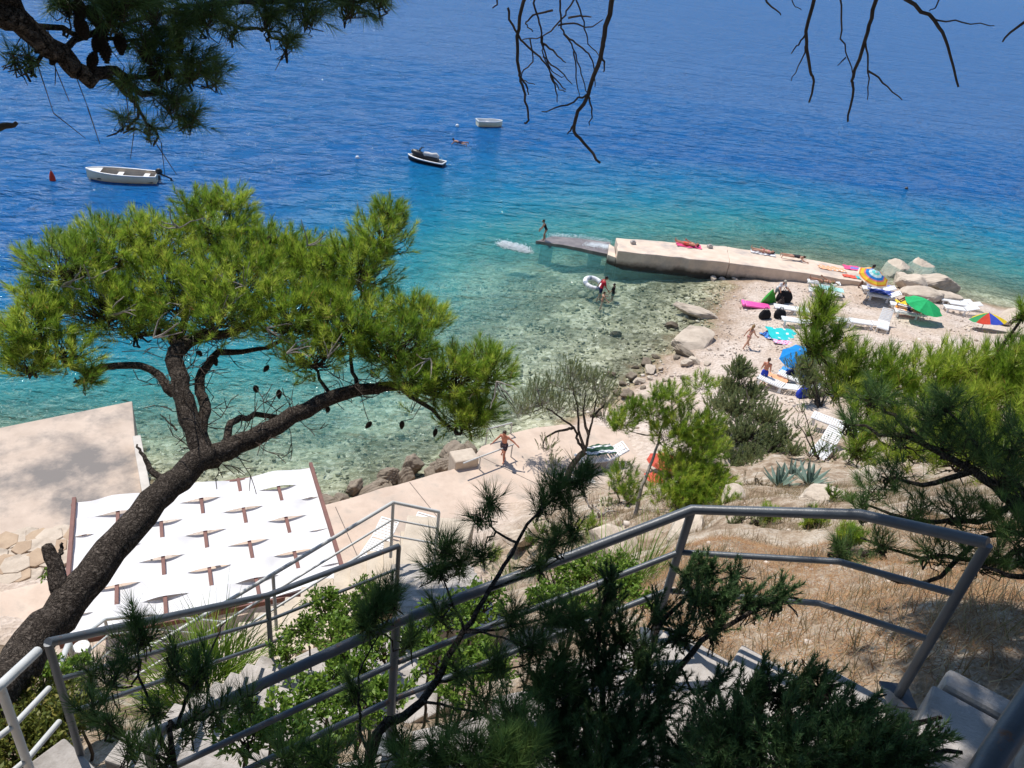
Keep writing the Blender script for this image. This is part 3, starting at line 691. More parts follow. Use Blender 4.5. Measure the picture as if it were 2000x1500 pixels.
railing('short pale handrail with a bend in front of the canopy lower left edge', [u0, far(290, 1201, 12.8), far(205, 1210, 12.3), far(165, 1240, 11.4)], M_railpale, .024, posts=[0, 2, 3])
railing('pale handrail standing beside the pine trunk foot', [far(135, 1255, 8.2), far(75, 1400, 6.9)], M_railpale, .026, posts=[0, 1])
railing('handrail end cut by the lower right picture corner', [far(2040, 1330, 2.5), far(1940, 1480, 2.35), far(1880, 1600, 2.3)], M_rail, .034, posts=[0], drop=(.31,))
# low railing by the running boy
b0, b1 = at(905, 905, 2.55), at(1003, 868, 2.55)
t = thing('shore_railing', 'low pale pipe railing on the terrace beside the running boy', 'railing', b0 - [0, 0, .55])
MB().tube([b0, b1], .03, 8).build('top_rail', M_railpale, t, True, True)
for k_ in (.33, .98):
    p = b0 + (b1 - b0) * k_; MB().tube([p - [0, 0, .55], p], .025, 8).build('post', M_railpale, t, True, True)
t = thing('shore_railing', 'thin pale rail above the rocks behind the running boy', 'railing', at(957, 840, 2.0))
e0, e1 = at(952, 838, 2.5), at(1000, 826, 2.5)
MB().tube([e0, e1], .03, 8).build('top_rail', M_railpale, t, True, True)
for p in (e0, e1): MB().tube([p - [0, 0, 1.2], p], .025, 8).build('post', M_railpale, t, True, True)
c = at(905, 903, 2.0); tag(MB().box((c[0], c[1], 1.9), (.9, .7, .9), .5).build('stone_block', M_rock, bevel=.06), 'square stone block at the foot of the low terrace railing', 'block')

# ---------------------------------------------------------------- shade canopy (pergola)
ZP = 4.5
BL, BR, TL, TR = (at(a, b, ZP) for a, b in ((125,1250),(675,1135),(140,985),(605,912)))
U = (BR - BL); LU = np.linalg.norm(U); U /= LU
Vv = np.array([-U[1], U[0], 0]); LV = .5 * (np.linalg.norm(TL - BL) + np.linalg.norm(TR - BR))
pg = thing('shade_canopy', 'white woven cloth canopy on brown beams over the terrace', 'canopy', np.array([BL[0], BL[1], 2.0]), math.atan2(U[1], U[0]))
for k in range(7):
    x = LU * k / 6; e = k in (0, 6)
    MB().box((x, LV / 2, ZP - 2.0 + (.085 if e else 0)), (.095 if e else .085, LV + (.14 if e else -.02), .12 if e else .07)).build('beam', M_brownbeam, pg, bevel=.008)
for y in (-.02, LV + .02):
    MB().box((LU / 2, y, ZP - 2.0 - .12), (LU + .2, .09, .14)).build('cross_beam', M_brownbeam, pg, bevel=.008)
for x in (.05, LU / 2, LU - .05):
    for y in (.05, LV - .05): MB().box((x, y, (ZP - 2.19) / 2), (.11, .11, ZP - 2.19)).build('post', M_brownbeam, pg, bevel=.008)
NR, AM = 7, .062
for r_ in range(NR):
    w_ = LV / NR; xs = np.linspace(.03, LU - .03, 97); ys = np.linspace(0, 1, 7)
    V, sgn = [], (-1) ** (r_ + 1)
    g = np.random.default_rng(r_ + 90)
    jit = g.normal(0, .012, 7)
    for j, yy in enumerate(ys):
        for x in xs:
            endf = min(1, min(x, LU - x) / .5)
            zz = AM * sgn * math.cos(math.pi * 6 * x / LU) * (endf if True else 1)
            zz += -(.012 + .035 * math.sin(math.pi * 6 * x / LU) ** 2) * math.sin(math.pi * yy) * (1 + .6 * math.sin(x * 2.1 + r_)) + .006 * math.sin(x * 9 + yy * 5 + r_)
            V.append((x, LV - (r_ + yy) * w_ + .012 * (1 - 2 * yy), ZP - 2.0 + zz))
    i3 = np.arange(7 * 97).reshape(7, 97)
    Fc = np.c_[i3[:-1, :-1].ravel(), i3[1:, :-1].ravel(), i3[1:, 1:].ravel(), i3[:-1, 1:].ravel()]
    link('cloth_strip', npmesh('cloth_strip', np.array(V), Fc), M_cloth, pg, True)
# ---------------------------------------------------------------- foliage builders
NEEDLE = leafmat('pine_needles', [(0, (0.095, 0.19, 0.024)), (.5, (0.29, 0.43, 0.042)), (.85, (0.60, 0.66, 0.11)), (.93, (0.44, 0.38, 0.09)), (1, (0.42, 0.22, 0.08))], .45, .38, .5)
NEEDLE_SHADED = leafmat('shade_darkened_pine_needles', [(0, (0.055, 0.115, 0.038)), (.6, (0.105, 0.185, 0.052)), (1, (0.17, 0.24, 0.065))], .35, .5)  # needle colour darkened for pines standing in shade; the shade is in the colour
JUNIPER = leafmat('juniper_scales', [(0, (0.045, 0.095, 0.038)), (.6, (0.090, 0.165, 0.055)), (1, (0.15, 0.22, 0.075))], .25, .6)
TAMARISK = leafmat('tamarisk_leaf', [(0, (0.17, 0.22, 0.10)), (.6, (0.28, 0.33, 0.145)), (.9, (0.38, 0.39, 0.17)), (1, (0.38, 0.28, 0.09))], .35, .6)
SHRUB = leafmat('shrub_leaf', [(0, (0.085, 0.165, 0.026)), (.5, (0.15, 0.255, 0.036)), (1, (0.26, 0.36, 0.055))], .35, .4)
GRASSG = leafmat('green_tussock', [(0, (0.13, 0.23, 0.025)), (1, (0.26, 0.36, 0.04))], .35, .5)
GRASSD = leafmat('dry_grass', [(0, (0.30, 0.235, 0.14)), (.6, (0.46, 0.385, 0.25)), (.85, (0.30, 0.16, 0.08)), (1, (0.20, 0.22, 0.09))], .30, .7)
def unit(a): return a / np.maximum(np.linalg.norm(a, axis=-1, keepdims=True), 1e-9)
def perp(d):
    r = rng.normal(size=d.shape); r -= d * (r * d).sum(-1, keepdims=True); return unit(r)
def needles(pos, dr, L, n, nl, w, a0=72, a1=18, tint=None, droop=.0):
    """n thin needles round each shoot (start pos, direction dr, length L)"""
    N = len(pos); t = rng.uniform(0, 1, (N, n, 1)) ** .75
    d = np.repeat(unit(dr)[:, None], n, 1)
    base = pos[:, None] + d * (np.reshape(L, (-1, 1, 1)) * t)
    ang = np.radians(a0 + (a1 - a0) * t + rng.normal(0, 8, t.shape))
    nv = d * np.cos(ang) + perp(d) * np.sin(ang); nv[..., 2] -= droop; nv = unit(nv)
    ln = nl * rng.uniform(.65, 1.1, t.shape); wv = perp(nv) * (w / 2)
    tip = base + nv * ln; tip[..., 2] -= droop * ln[..., 0] * .3
    V = np.stack([base - wv, base + wv, tip], 2).reshape(-1, 3)
    tt = rng.uniform(0, 1, (N, 1)) if tint is None else np.reshape(tint, (-1, 1))
    tt = np.clip(tt * .62 + rng.uniform(0, .38, (N, n)), 0, 1)
    brown = rng.uniform(0, 1, (N, n)) < .025
    tt = np.where(brown, 1.0, tt * .88)
    return V, np.repeat(tt.reshape(-1), 3)
def sticks(A, B, r0, r1):
    """three-sided twigs from A to B"""
    d = unit(B - A); u = perp(d); v = np.cross(d, u); P = []
    for X, r in ((A, r0), (B, r1)):
        for k in range(3):
            a = 2.0944 * k; P.append(X + (u * math.cos(a) + v * math.sin(a)) * (np.reshape(r, (-1, 1)) if np.ndim(r) else r))
    V = np.stack(P, 1); n = len(A); b = (np.arange(n) * 6)[:, None]
    F_ = np.concatenate([b + np.array([[k, (k + 1) % 3, 3 + (k + 1) % 3, 3 + k]]) for k in range(3)], 0)
    return V.reshape(-1, 3), F_
class Veg:
    def __init__(s, name, label, cat, base, group=None):
        s.t = thing(name, label, cat, base, 0, group); s.o = np.array([float(c) for c in base]); s.nv, s.nt, s.sv, s.sf, s.ns = [], [], [], [], 0
        s.lv, s.lt = [], []; s.limbs = MB(); s.LP = []
    def limb(s, pts, rad, n=9, amp=.01, sub=4, raw=False):
        P = wob(pts, amp, sub) if not raw else [Vector([float(c) for c in p]) for p in pts]
        s.limbs.tube(P, lerpr(rad, len(P)), n); s.LP += [np.array(p) for p in P]
        return P
    def add(s, V, tt): s.nv.append(V); s.nt.append(tt)
    def stick(s, A, B, r0, r1):
        V, F_ = sticks(A, B, r0, r1); s.sv.append(V); s.sf.append(F_ + s.ns); s.ns += len(V)
    def lobe(s, c, rad, nt, L=.2, nn=50, nl=.1, w=.004, flat=.75, up=.55, connect=True, a0=70, a1=18, core=.35, tr=.006, lead=.02, droop=0.0, dirn=None):
        """a clump: shoots spread over a squashed ball round c, twigs back to its heart, a branch to the nearest limb"""
        c = np.array(c, float); q = unit(rng.normal(size=(nt, 3))); q[:, 2] = np.where(q[:, 2] < -.35, -q[:, 2], q[:, 2])
        rr = rad * rng.uniform(core, 1, (nt, 1)) ** .6 * (1 + .18 * np.sin(q[:, :1] * 5 + c[0]) * np.cos(q[:, 1:2] * 4))
        pos = c + q * rr * np.array([1, 1, flat])
        dr = unit(q * .9 + np.array([0, 0, up]) + rng.normal(0, .28, (nt, 3)) + (0 if dirn is None else np.array(dirn)))
        LL = L * rng.uniform(.6, 1.15, nt)
        pos = pos - dr * LL[:, None] * .8
        V, tt = needles(pos, dr, LL, nn, nl, w, a0, a1, droop=droop, tint=np.clip(.5 + .22 * rng.normal() + .42 * rng.normal(size=nt), 0, 1)); s.add(V, tt)
        h = c - np.array([0, 0, rad * flat * .35]) + (pos - c) * .30 + rng.normal(0, rad * .05, (nt, 3))
        m_ = (pos + h) / 2 + rng.normal(0, rad * .07, (nt, 3))
        s.stick(h, m_, tr * 1.3, tr); s.stick(m_, pos, tr, tr * .7); s.stick(pos, pos + dr * LL[:, None], tr * .7, tr * .4)
        if connect and s.LP:
            P = np.array(s.LP); hb = c - np.array([0, 0, rad * flat * .35]); k = np.argmin(np.linalg.norm(P - hb, axis=1)); a = P[k]
            mid = (a + hb) / 2 + rng.normal(0, .08, 3) * np.linalg.norm(hb - a) - np.array([0, 0, .05])
            s.limbs.tube(wob([a, mid, hb], .012, 3), lerpr([lead, lead * .75, lead * .5], 7), 6)
            for j in range(4):
                e = hb + unit(rng.normal(size=3)) * rad * .6 * np.array([1, 1, .5]); s.limbs.tube(wob([hb, (hb + e) / 2 + rng.normal(0, .03, 3), e], .01, 2), lerpr([lead * .5, lead * .22], 5), 5)
    def leaves(s, pos, dr, ln, wd):
        n = len(pos); d = unit(dr); u = perp(d); nrm = np.cross(d, u); ln = np.reshape(ln, (-1, 1))
        V = np.stack([pos, pos + d * ln * .5 + u * wd / 2, pos + d * ln + nrm * ln * .12, pos + d * ln * .5 - u * wd / 2], 1)
        s.lv.append(V.reshape(-1, 3)); s.lt.append(np.repeat(np.clip(rng.normal(.5, .25, n), 0, 1), 4))
    def leaf_lobe(s, c, rad, n, ln=.04, wd=.018, flat=.8):
        c = np.array(c, float); m_ = max(6, n // 26)
        q = unit(rng.normal(size=(m_, 3))); q[:, 2] = np.abs(q[:, 2]) * .9 - .1; tips = c + q * rad * np.array([1, 1, flat]) * rng.uniform(.6, 1.1, (m_, 1))
        root = c - np.array([0, 0, rad * flat * .8]) + rng.normal(0, rad * .12, (m_, 3)); s.stick(root, tips, .006, .002)
        k = rng.integers(0, m_, n); t = rng.uniform(.42, 1, (n, 1)) ** .7
        ax = unit(tips - root)[k]; pos = root[k] + (tips - root)[k] * t
        s.leaves(pos + rng.normal(0, .015, (n, 3)), unit(ax * .8 + perp(ax) + rng.normal(0, .3, (n, 3))), ln * rng.uniform(.6, 1.2, n), wd)
    def finish(s, nm_mat, twig=None, bark=None, crown='crown', trunk='trunk'):
        if s.limbs.v: s.limbs.build(trunk, bark or M_bark, s.t, True, True)
        if s.sv: link('twigs', npmesh('twigs', np.concatenate(s.sv) - s.o, np.concatenate(s.sf)), twig or M_twig, s.t)['kind'] = 'stuff'
        if s.nv:
            V = np.concatenate(s.nv) - s.o; link(crown, npmesh(crown, V, np.arange(len(V)).reshape(-1, 3), np.concatenate(s.nt)), nm_mat, s.t)
        if s.lv:
            V = np.concatenate(s.lv) - s.o; link(crown, npmesh(crown, V, np.arange(len(V)).reshape(-1, 4), np.concatenate(s.lt)), nm_mat, s.t)
        return s.t
def fp(L): return [far(*p) for p in L]
_cone = None
def cone(parent, p, s_=.05, dark=True):
    global _cone
    if _cone is None:
        b = MB(); n = 10
        for k in range(9):
            t = k / 8; r = math.sin(math.pi * (.12 + .8 * t)) * .62 * (1.15 - .4 * t)
            for j in range(n):
                a = 6.283 * (j + .5 * (k % 2)) / n; q = Vector((math.cos(a) * r, math.sin(a) * r, .9 - 1.9 * t)); b.ell(q, (.22, .22, .13), 5, 4)
        b.ell((0, 0, -.05), (.5, .5, .95), 8, 6)
        o = b.build('pine_cone', M_cone); _cone = o.data; bpy.data.objects.remove(o)
    o = link('pine_cone', _cone, None, parent, True); of = origin_of(parent)
    o.location = Vector([float(c) for c in p]) - of; o.scale = (s_, s_, s_ * 1.25); o.rotation_euler = (random.uniform(-.5, .5), random.uniform(-.5, .5), random.uniform(0, 6))

# ---------------------------------------------------------------- the big leaning pine at the left
bp = Veg('pine_tree', 'large leaning pine with broad sunlit crown over the bay, at the left', 'tree', far(-70, 1440, 6.4) - [0, 0, .3])
bp.limb(fp([(-80,1460,6.3),(-20,1360,6.6),(70,1255,6.9),(200,1095,7.2),(320,965,7.6),(405,885,7.9)]), [0.194,0.165,0.147,0.133,0.123,0.117], 18, .014, 6)
LA = bp.limb(fp([(400,895,7.9),(372,820,8.05),(350,740,8.25),(345,690,8.45),(380,662,8.7),(450,650,9.0),(500,620,9.2)]), [0.110,0.098,0.087,0.082,0.065,0.045,0.026], 14, .01)
bp.limb(fp([(390,850,8.0),(400,790,8.3),(392,740,8.6),(430,690,8.9),(520,680,9.1)]), [0.065,0.055,0.049,0.039,0.020], 10, .012)
LB = bp.limb(fp([(402,895,7.9),(470,868,8.0),(570,812,8.2),(680,765,8.45),(780,755,8.6),(880,775,8.7),(950,760,8.7)]), [0.110,0.098,0.087,0.072,0.052,0.033,0.020], 14, .014)
bp.limb(fp([(340,770,8.2),(305,728,8.4),(240,714,8.5),(165,722,8.6),(90,690,8.7)]), [0.045,0.039,0.035,0.030,0.012], 10, .014)
bp.limb(fp([(430,880,7.95),(455,830,8.2),(500,812,8.5),(580,815,8.8),(660,770,9.0)]), [0.045,0.035,0.030,0.026,0.012], 9, .016)
bp.limb(fp([(345,690,8.45),(330,640,8.9),(260,610,9.2),(180,590,9.2)]), [0.052,0.039,0.030,0.012], 9, .014)
bp.limb(fp([(450,650,9.0),(560,600,9.3),(680,560,9.4),(740,500,9.5)]), [0.045,0.033,0.023,0.012], 9, .014)
bp.limb(fp([(350,660,8.7),(380,580,9.3),(420,500,9.8)]), [0.045,0.033,0.012], 9, .014)
bp.limb(fp([(780,755,8.6),(840,800,8.5),(900,850,8.4)]), [0.033,0.023,0.010], 8, .014)
for p, r_ in (([(340,950,7.6),(300,925,7.7),(280,890,7.8),(268,868,7.85)], [.035,.03,.018,.008]), ([(120,1150,7.05),(108,1110,7.1),(92,1068,7.15)], [.075,.06,.045]), ([(345,840,8.1),(330,825,8.15),(312,808,8.2)], [.012,.008,.004]), ([(110,1105,7.12),(118,1080,7.2),(122,1060,7.2)], [.03,.02,.01])):
    bp.limb(fp(p), r_, 7, .006)
LOB = [(120,520,75,9.0,1),(62,645,62,8.6,.9),(205,495,88,9.4,1),(300,490,95,9.6,1),(420,455,88,9.8,1.1),(500,500,90,9.7,1),(560,520,95,9.6,1),(640,535,95,9.4,1),(745,465,72,9.4,1),(705,525,82,9.2,1),(330,575,115,9.1,1.1),(455,570,115,9.0,1.1),(205,600,92,8.9,1),(125,690,60,8.5,.6),(570,620,105,8.8,1.1),(680,640,105,8.7,1.1),(765,680,98,8.6,1.1),(835,625,50,8.8,.9),(880,740,88,8.6,1),(950,722,72,8.7,1),(905,820,64,8.5,.9),(610,700,72,8.5,.8),(815,750,66,8.4,.9),(70,580,50,8.9,.6),(260,640,60,8.7,.6),(420,620,80,8.6,.8),(940,800,50,8.55,.7),(380,400,45,9.9,.8),(450,395,45,9.9,.8),(760,415,40,9.5,.9),(55,715,42,8.5,.8),(30,680,36,8.6,.7),(165,735,30,8.4,.4),(790,600,55,9.0,.6),(640,590,70,9.0,.6),(100,600,45,8.8,.6)]
for a, b, r_, D, k in LOB:
    bp.lobe(far(a, b, D), r_ * D / F * 1.0, int(92 * k * (r_ / 80) ** 1.6) + 10, core=.5, L=.22, nn=60, nl=.115, w=.0058, flat=.72, up=.62, lead=.03)
for j in range(110):                                  # bare dead twigs on the shaded underside
    i = rng.integers(0, len(LB) + len(LA)); P = (LA + LB)[i]; P = np.array(P)
    d_ = unit(rng.normal(size=3) * [1, 1, .5] + [.25, .3, .35]); q_ = P; A_, B_ = [], []
    for s_ in range(6):
        d_ = unit(d_ + rng.normal(0, .38, 3)); n_ = q_ + d_ * rng.uniform(.05, .13); A_.append(q_); B_.append(n_)
        if s_ in (2, 3): A_.append(n_); B_.append(n_ + unit(d_ + rng.normal(0, .8, 3)) * rng.uniform(.08, .2))
        q_ = n_
    bp.stick(np.array(A_), np.array(B_), .0055, .004)
for a, b, D in ((420,705,8.5),(520,720,8.7),(640,800,8.4),(720,830,8.4),(785,830,8.35),(850,845,8.3),(500,760,8.5),(390,690,8.4),(170,730,8.4),(545,770,8.4),(310,650,8.5),(235,515,9.0),(525,470,9.3),(410,395,9.6)):
    c_ = far(a, b, D); LPs = np.array(bp.LP); n_ = LPs[np.argmin(np.linalg.norm(LPs - c_, axis=1))]; m_ = (c_ + n_) / 2 + rng.normal(0, .05, 3); bp.stick(np.array([n_, m_]), np.array([m_, c_ + [0, 0, .05]]), .006, .004)
    cone(bp.t, c_, random.uniform(.032, .042))
bp.finish(NEEDLE)
for a, b, D in ((700,565,9.0),(180,545,8.7),(640,700,8.2),(380,590,8.6),(430,610,8.5),(520,640,8.4),(215,615,8.5),(560,690,8.2),(970,745,8.3),(600,480,9.2),(120,560,8.7),(480,560,8.7),(350,445,9.3),(640,610,8.6),(840,700,8.3),(300,660,8.4)):
    P0 = far(a, b, D); d0 = unit(rng.normal(size=3) * [1, .5, .4] + [.5, -.2, .3]); g = MB()
    for q in range(4):
        d_ = unit(d0 + rng.normal(0, .45, 3)); L_ = [P0]
        for s_ in range(4): d_ = unit(d_ + rng.normal(0, .25, 3)); L_.append(L_[-1] + d_ * rng.uniform(.05, .10))
        g.tube(L_, lerpr([.010, .004], 5), 5)
    g.build('dead_twig', M_barkgrey, bp.t, True, True)['kind'] = 'stuff'
# ---------------------------------------------------------------- pine overhead (trunk behind the viewer), its boughs hang into the top of the picture
ov = Veg('pine_tree', 'overhanging pine whose dark boughs and cones hang into the top left corner', 'tree', (-4.2, -1.6, Tz(-4.2, -1.6) - .2))
ov.limb([(-4.2, -1.6, Tz(-4.2, -1.6) - .2), (-4.0, -1.3, 19), (-3.6, -.9, 21), (-3.0, -.3, 22.6), (-2.0, .6, 23.8)], [.26, .23, .2, .16, .1], 14, .02)
ov.limb([(-3.55, -.9, 21.0)] + fp([(-250,-190,3.1),(-60,-20,3.2),(30,40,3.25),(120,110,3.3),(170,150,3.35),(215,140,3.4),(260,170,3.5),(330,190,3.6)]), [.085,.07,.05,.042,.036,.028,.02,.014,.008], 10, .008)
for p in ([(60,55,3.27),(150,60,3.4),(250,80,3.5),(330,70,3.6)], [(100,95,3.3),(210,60,3.5),(330,20,3.6),(450,10,3.7)], [(200,140,3.4),(260,200,3.5),(300,250,3.6)], [(215,140,3.4),(300,150,3.5),(400,140,3.6)], [(330,20,3.6),(430,40,3.7),(520,60,3.75),(570,95,3.75)], [(400,10,3.7),(560,0,3.75),(700,0,3.8),(790,-5,3.8)], [(60,60,3.27),(70,100,3.3),(60,150,3.35)]):
    ov.limb(fp(p), [.013, .008, .004], 6, .008)
for a, b, r_, D, k in ((350,60,50,3.6,1),(400,30,55,3.6,1),(310,120,45,3.5,.8),(370,140,50,3.55,1),(420,150,32,3.6,.8),(330,200,45,3.55,.9),(370,235,34,3.6,.9),(280,90,45,3.5,.8),(255,170,35,3.4,.5),(290,255,22,3.6,.5),(240,240,22,3.5,.3),(520,40,50,3.75,.8),(600,30,55,3.75,1),(560,80,35,3.75,.6),(680,15,50,3.8,1),(740,0,40,3.8,.9),(450,60,40,3.7,.5),(200,40,50,3.4,.9),(230,10,55,3.4,1),(130,10,40,3.3,.6),(25,115,14,3.3,.25),(55,115,14,3.3,.2),(300,20,60,3.5,.9)):
    ov.lobe(far(a, b, D), r_ * D / F * 1.05, int(24 * k * (r_ / 45) ** 1.3) + 3, L=.11, nn=52, nl=.085, w=.0022, flat=.9, up=-.15, tr=.0022, lead=.006, core=.15, droop=.12)
for a, b, D in ((180,30,3.35),(160,55,3.3),(200,60,3.4),(205,100,3.35),(108,108,3.3),(180,120,3.33),(190,85,3.35),(300,148,3.45),(330,142,3.5),(130,12,3.3),(350,90,3.5),(285,110,3.45),(155,20,3.3),(235,85,3.4)):
    cone(ov.t, far(a, b, D), random.uniform(.024, .032))
for k in range(26):                                   # thin hanging twigs under the bough
    cand = [q for q in ov.LP if np.linalg.norm(q - CAM0) < 3.9]; P0 = cand[rng.integers(len(cand))]; P1 = P0 + np.array([rng.normal(0, .06), rng.normal(0, .05), -rng.uniform(.08, .26)])
    M1 = (P0 + P1) / 2 + rng.normal(0, .02, 3); ov.stick(np.array([P0, M1]), np.array([M1, P1]), .0025, .0013)
# the crown above the viewer, out of the picture: it shades the foreground
ov.limb([(-2.0, .6, 23.8), (-1.2, 2.2, 23.0), (-.6, 3.6, 22.2), (.4, 4.8, 21.6)], [.1, .08, .06, .03], 9, .03)
ov.limb([(-3.0, -.3, 22.6), (-3.2, 1.6, 22.4), (-3.4, 3.2, 22.0), (-3.6, 4.6, 21.5)], [.1, .08, .06, .03], 9, .03)
for c, r_ in (((.25,4.35,21.4),.75),((-.3,3.7,21.6),.75),((.9,5.1,21.2),.7),((.2,5.2,21.3),.6),((1.5,5.6,21.2),.7),((1.2,4.2,21.6),.7),((-1.8,4.3,21.4),.7),((-2.5,4.6,21.3),.75),((-3.3,4.6,21.4),.75),((-1.4,3.6,21.6),.7),((-2.3,3.7,21.6),.75),((-.7,2.9,21.9),.8),((-3.2,3.6,21.7),.75),((-1.7,2.7,22.0),.8),((.5,3.2,21.9),.8),((-2.8,2.6,22.0),.8),((-1.2,1.8,22.3),.8),((.2,2.2,22.2),.8),((2.2,5.4,21.3),.7),((2.0,4.6,21.5),.7),((1.7,6.3,21.2),.6),((2.6,6.2,21.2),.6),((-3.9,5.2,21.3),.55),((1.2,3.2,22.0),.7),((.7,5.9,21.2),.5)):
    ov.lobe(c, r_, int(260 * r_ ** 2) + 12, L=.26, nn=36, nl=.14, w=.02, flat=.55, up=.3, lead=.03, core=.05)
for k in range(46):
    c = np.array([rng.uniform(-5.5, 6.5), rng.uniform(-4.5, 2.6), rng.uniform(21.8, 23.6)])
    ov.lobe(c, 1.1, 150, L=.34, nn=26, nl=.2, w=.04, flat=.5, up=.3, lead=.03, core=.05)
ov.finish(NEEDLE_SHADED)
# dead bough with curled twigs, top middle, and long dead branches at the top right
def deadbranch(label, lines, D0, r0):
    b = thing('dead_branch', label, 'branch', far(lines[0][0][0], lines[0][0][1], D0))
    for i, L_ in enumerate(lines):
        MBx = MB(); P = wob([far(p[0], p[1], (p[2] if len(p) > 2 else D0)) for p in L_], .0025, 4); k = r0 * (1 if i == 0 else random.uniform(.35, .6))
        MBx.tube(P, lerpr([k, k * .8, k * .45], len(P)), 6).build('twig' if i else 'branch', M_twig, b, True, True)
    return b
deadbranch('long bare hanging branch with forked tip, top middle of the picture', [[(1215,-120),(1200,-20),(1180,70),(1172,110),(1146,185),(1120,245),(1140,280),(1172,318)],[(1146,185),(1110,205),(1058,218)],[(1120,245),(1108,262)],[(1150,190),(1156,210),(1152,245)],[(1172,105),(1180,120),(1178,140)]], 3.1, .011)
tw = [[(1040,-40),(1020,20),(1010,70),(1013,130),(1015,150),(1025,185),(1032,230),(1025,240)],[(992,15),(1005,60),(1030,90),(1060,118),(1080,150),(1105,175)],[(1045,-20),(1045,15),(1056,55),(1060,90),(1075,140),(1090,170),(1105,178)],[(1095,-10),(1095,30),(1100,60),(1120,95),(1135,145),(1148,182)],[(1130,-20),(1110,20),(1080,55),(1058,72),(1020,78)],[(1080,20),(1040,30),(1026,45),(1040,62)],[(1125,0),(1140,45),(1150,85),(1175,110)],[(1110,35),(1140,32),(1155,33)],[(1060,72),(1062,110),(1085,145),(1105,150)],[(1062,85),(1085,105),(1105,122)],[(1035,75),(1040,120),(1020,140),(1020,155),(1045,165)],[(1100,65),(1125,85),(1150,105),(1160,135),(1162,170)],[(1075,145),(1085,170),(1088,200)],[(1120,100),(1125,150),(1132,190)],[(1015,150),(1030,170),(1032,185)],[(1090,50),(1120,45),(1150,55),(1178,38)],[(970,-20),(972,5),(962,16)],[(1060,110),(1095,140),(1118,165)]]
deadbranch('tangle of thin curled dead twigs hanging at the top middle', tw, 3.4, .0085)
deadbranch('bare forked branch hanging from the top right, its middle stem', [[(1600,-60),(1590,0),(1575,60),(1580,130),(1588,160),(1580,200)],[(1575,60),(1560,85),(1545,105)],[(1577,85),(1565,120),(1545,158)]], 3.3, .0075)
deadbranch('bare forked branch with two long tips, left of the top right corner', [[(1725,-60),(1705,20),(1690,80),(1665,150),(1668,175),(1656,238)],[(1640,-30),(1645,60),(1655,110),(1668,150)],[(1690,80),(1695,140),(1694,195)],[(1695,138),(1725,160),(1762,195)],[(1652,112),(1636,128)]], 3.2, .0075)
deadbranch('bare branch with one level side twig near the top right corner', [[(1700,-70),(1770,0),(1825,40),(1850,90),(1872,170)],[(1825,38),(1880,42),(1942,50)],[(1845,-30),(1830,10),(1815,22)]], 3.2, .008)
deadbranch('short dead twig tip at the right edge of the sea', [[(2060,10),(2000,42),(1958,82)]], 3.0, .006)
deadbranch('short dead twig poking in at the left edge above the boat', [[(-60,262),(0,250),(32,240)]], 2.6, .012)
deadbranch('small pair of twigs hanging at the top edge right of the middle', [[(1480,-40),(1500,5),(1525,30)],[(1540,-30),(1550,8),(1565,20)]], 3.4, .005)

# ---------------------------------------------------------------- pine at the right
rp = Veg('pine_tree', 'bright green young pine filling the right side above the beach', 'tree', (6.6, 6.6, Tz(6.6, 6.6) - .2))
zb = Tz(6.6, 6.6)
rp.limb([(6.6, 6.6, zb - .2)] + fp([(1990,980,9.0),(1965,900,9.0),(1930,800,9.0),(1915,720,9.1)]), [.13, .11, .09, .06, .03], 12, .02)
rp.limb(fp([(1965,900,9.0),(1850,870,8.8),(1740,790,8.7),(1660,740,8.7),(1590,690,8.6)]), [.06, .045, .035, .022, .012], 9, .015)
rp.limb(fp([(1850,870,8.8),(1760,880,8.6),(1690,850,8.5)]), [.03, .02, .01], 7, .015)
rp.limb(fp([(1600,700,8.6),(1590,650,8.6),(1600,600,8.6),(1610,565,8.6)]), [.02, .016, .011, .006], 7, .01)
for a, b, r_, D, k in ((1600,618,34,8.6,.9),(1592,672,40,8.6,1),(1640,650,20,8.6,.5),(1672,715,52,8.8,1),(1738,725,46,8.9,.9),(1800,738,60,9,1),(1865,722,55,9,1),(1930,735,60,9.1,1),(1990,722,60,9.1,1),(2050,730,80,9.1,1),(1640,750,46,8.6,.8),(1760,800,66,8.8,.9),(1850,810,75,8.8,.9),(1940,815,80,8.9,.9),(2040,820,90,8.9,1),(1690,820,50,8.5,.8),(1680,870,38,8.4,.7),(1780,870,66,8.4,.7),(1880,885,80,8.4,.7),(1980,890,90,8.4,.7),(1700,770,40,8.7,.7),(2005,606,16,9,.9),(1610,585,18,8.6,.8)):
    rp.lobe(far(a, b, D), r_ * D / F, int(62 * k * (r_ / 70) ** 1.5) + 8, L=.30, nn=62, nl=.135, w=.0058, flat=.85, up=1.0, tr=.006, lead=.022)
rp.finish(NEEDLE)
np_ = Veg('pine_tree', 'dark shaded pine boughs reaching in from the right edge above the handrail', 'tree', (5.2, 3.4, Tz(5.2, 3.4) - .2))
np_.limb([(5.2, 3.4, Tz(5.2, 3.4) - .2)] + fp([(2120,1090,5.6),(2060,1040,5.5),(1985,985,5.5),(1900,920,5.6),(1800,860,5.7),(1730,800,5.8),(1690,750,5.9)]), [.09, .08, .05, .035, .026, .018, .012, .006], 10, .012)
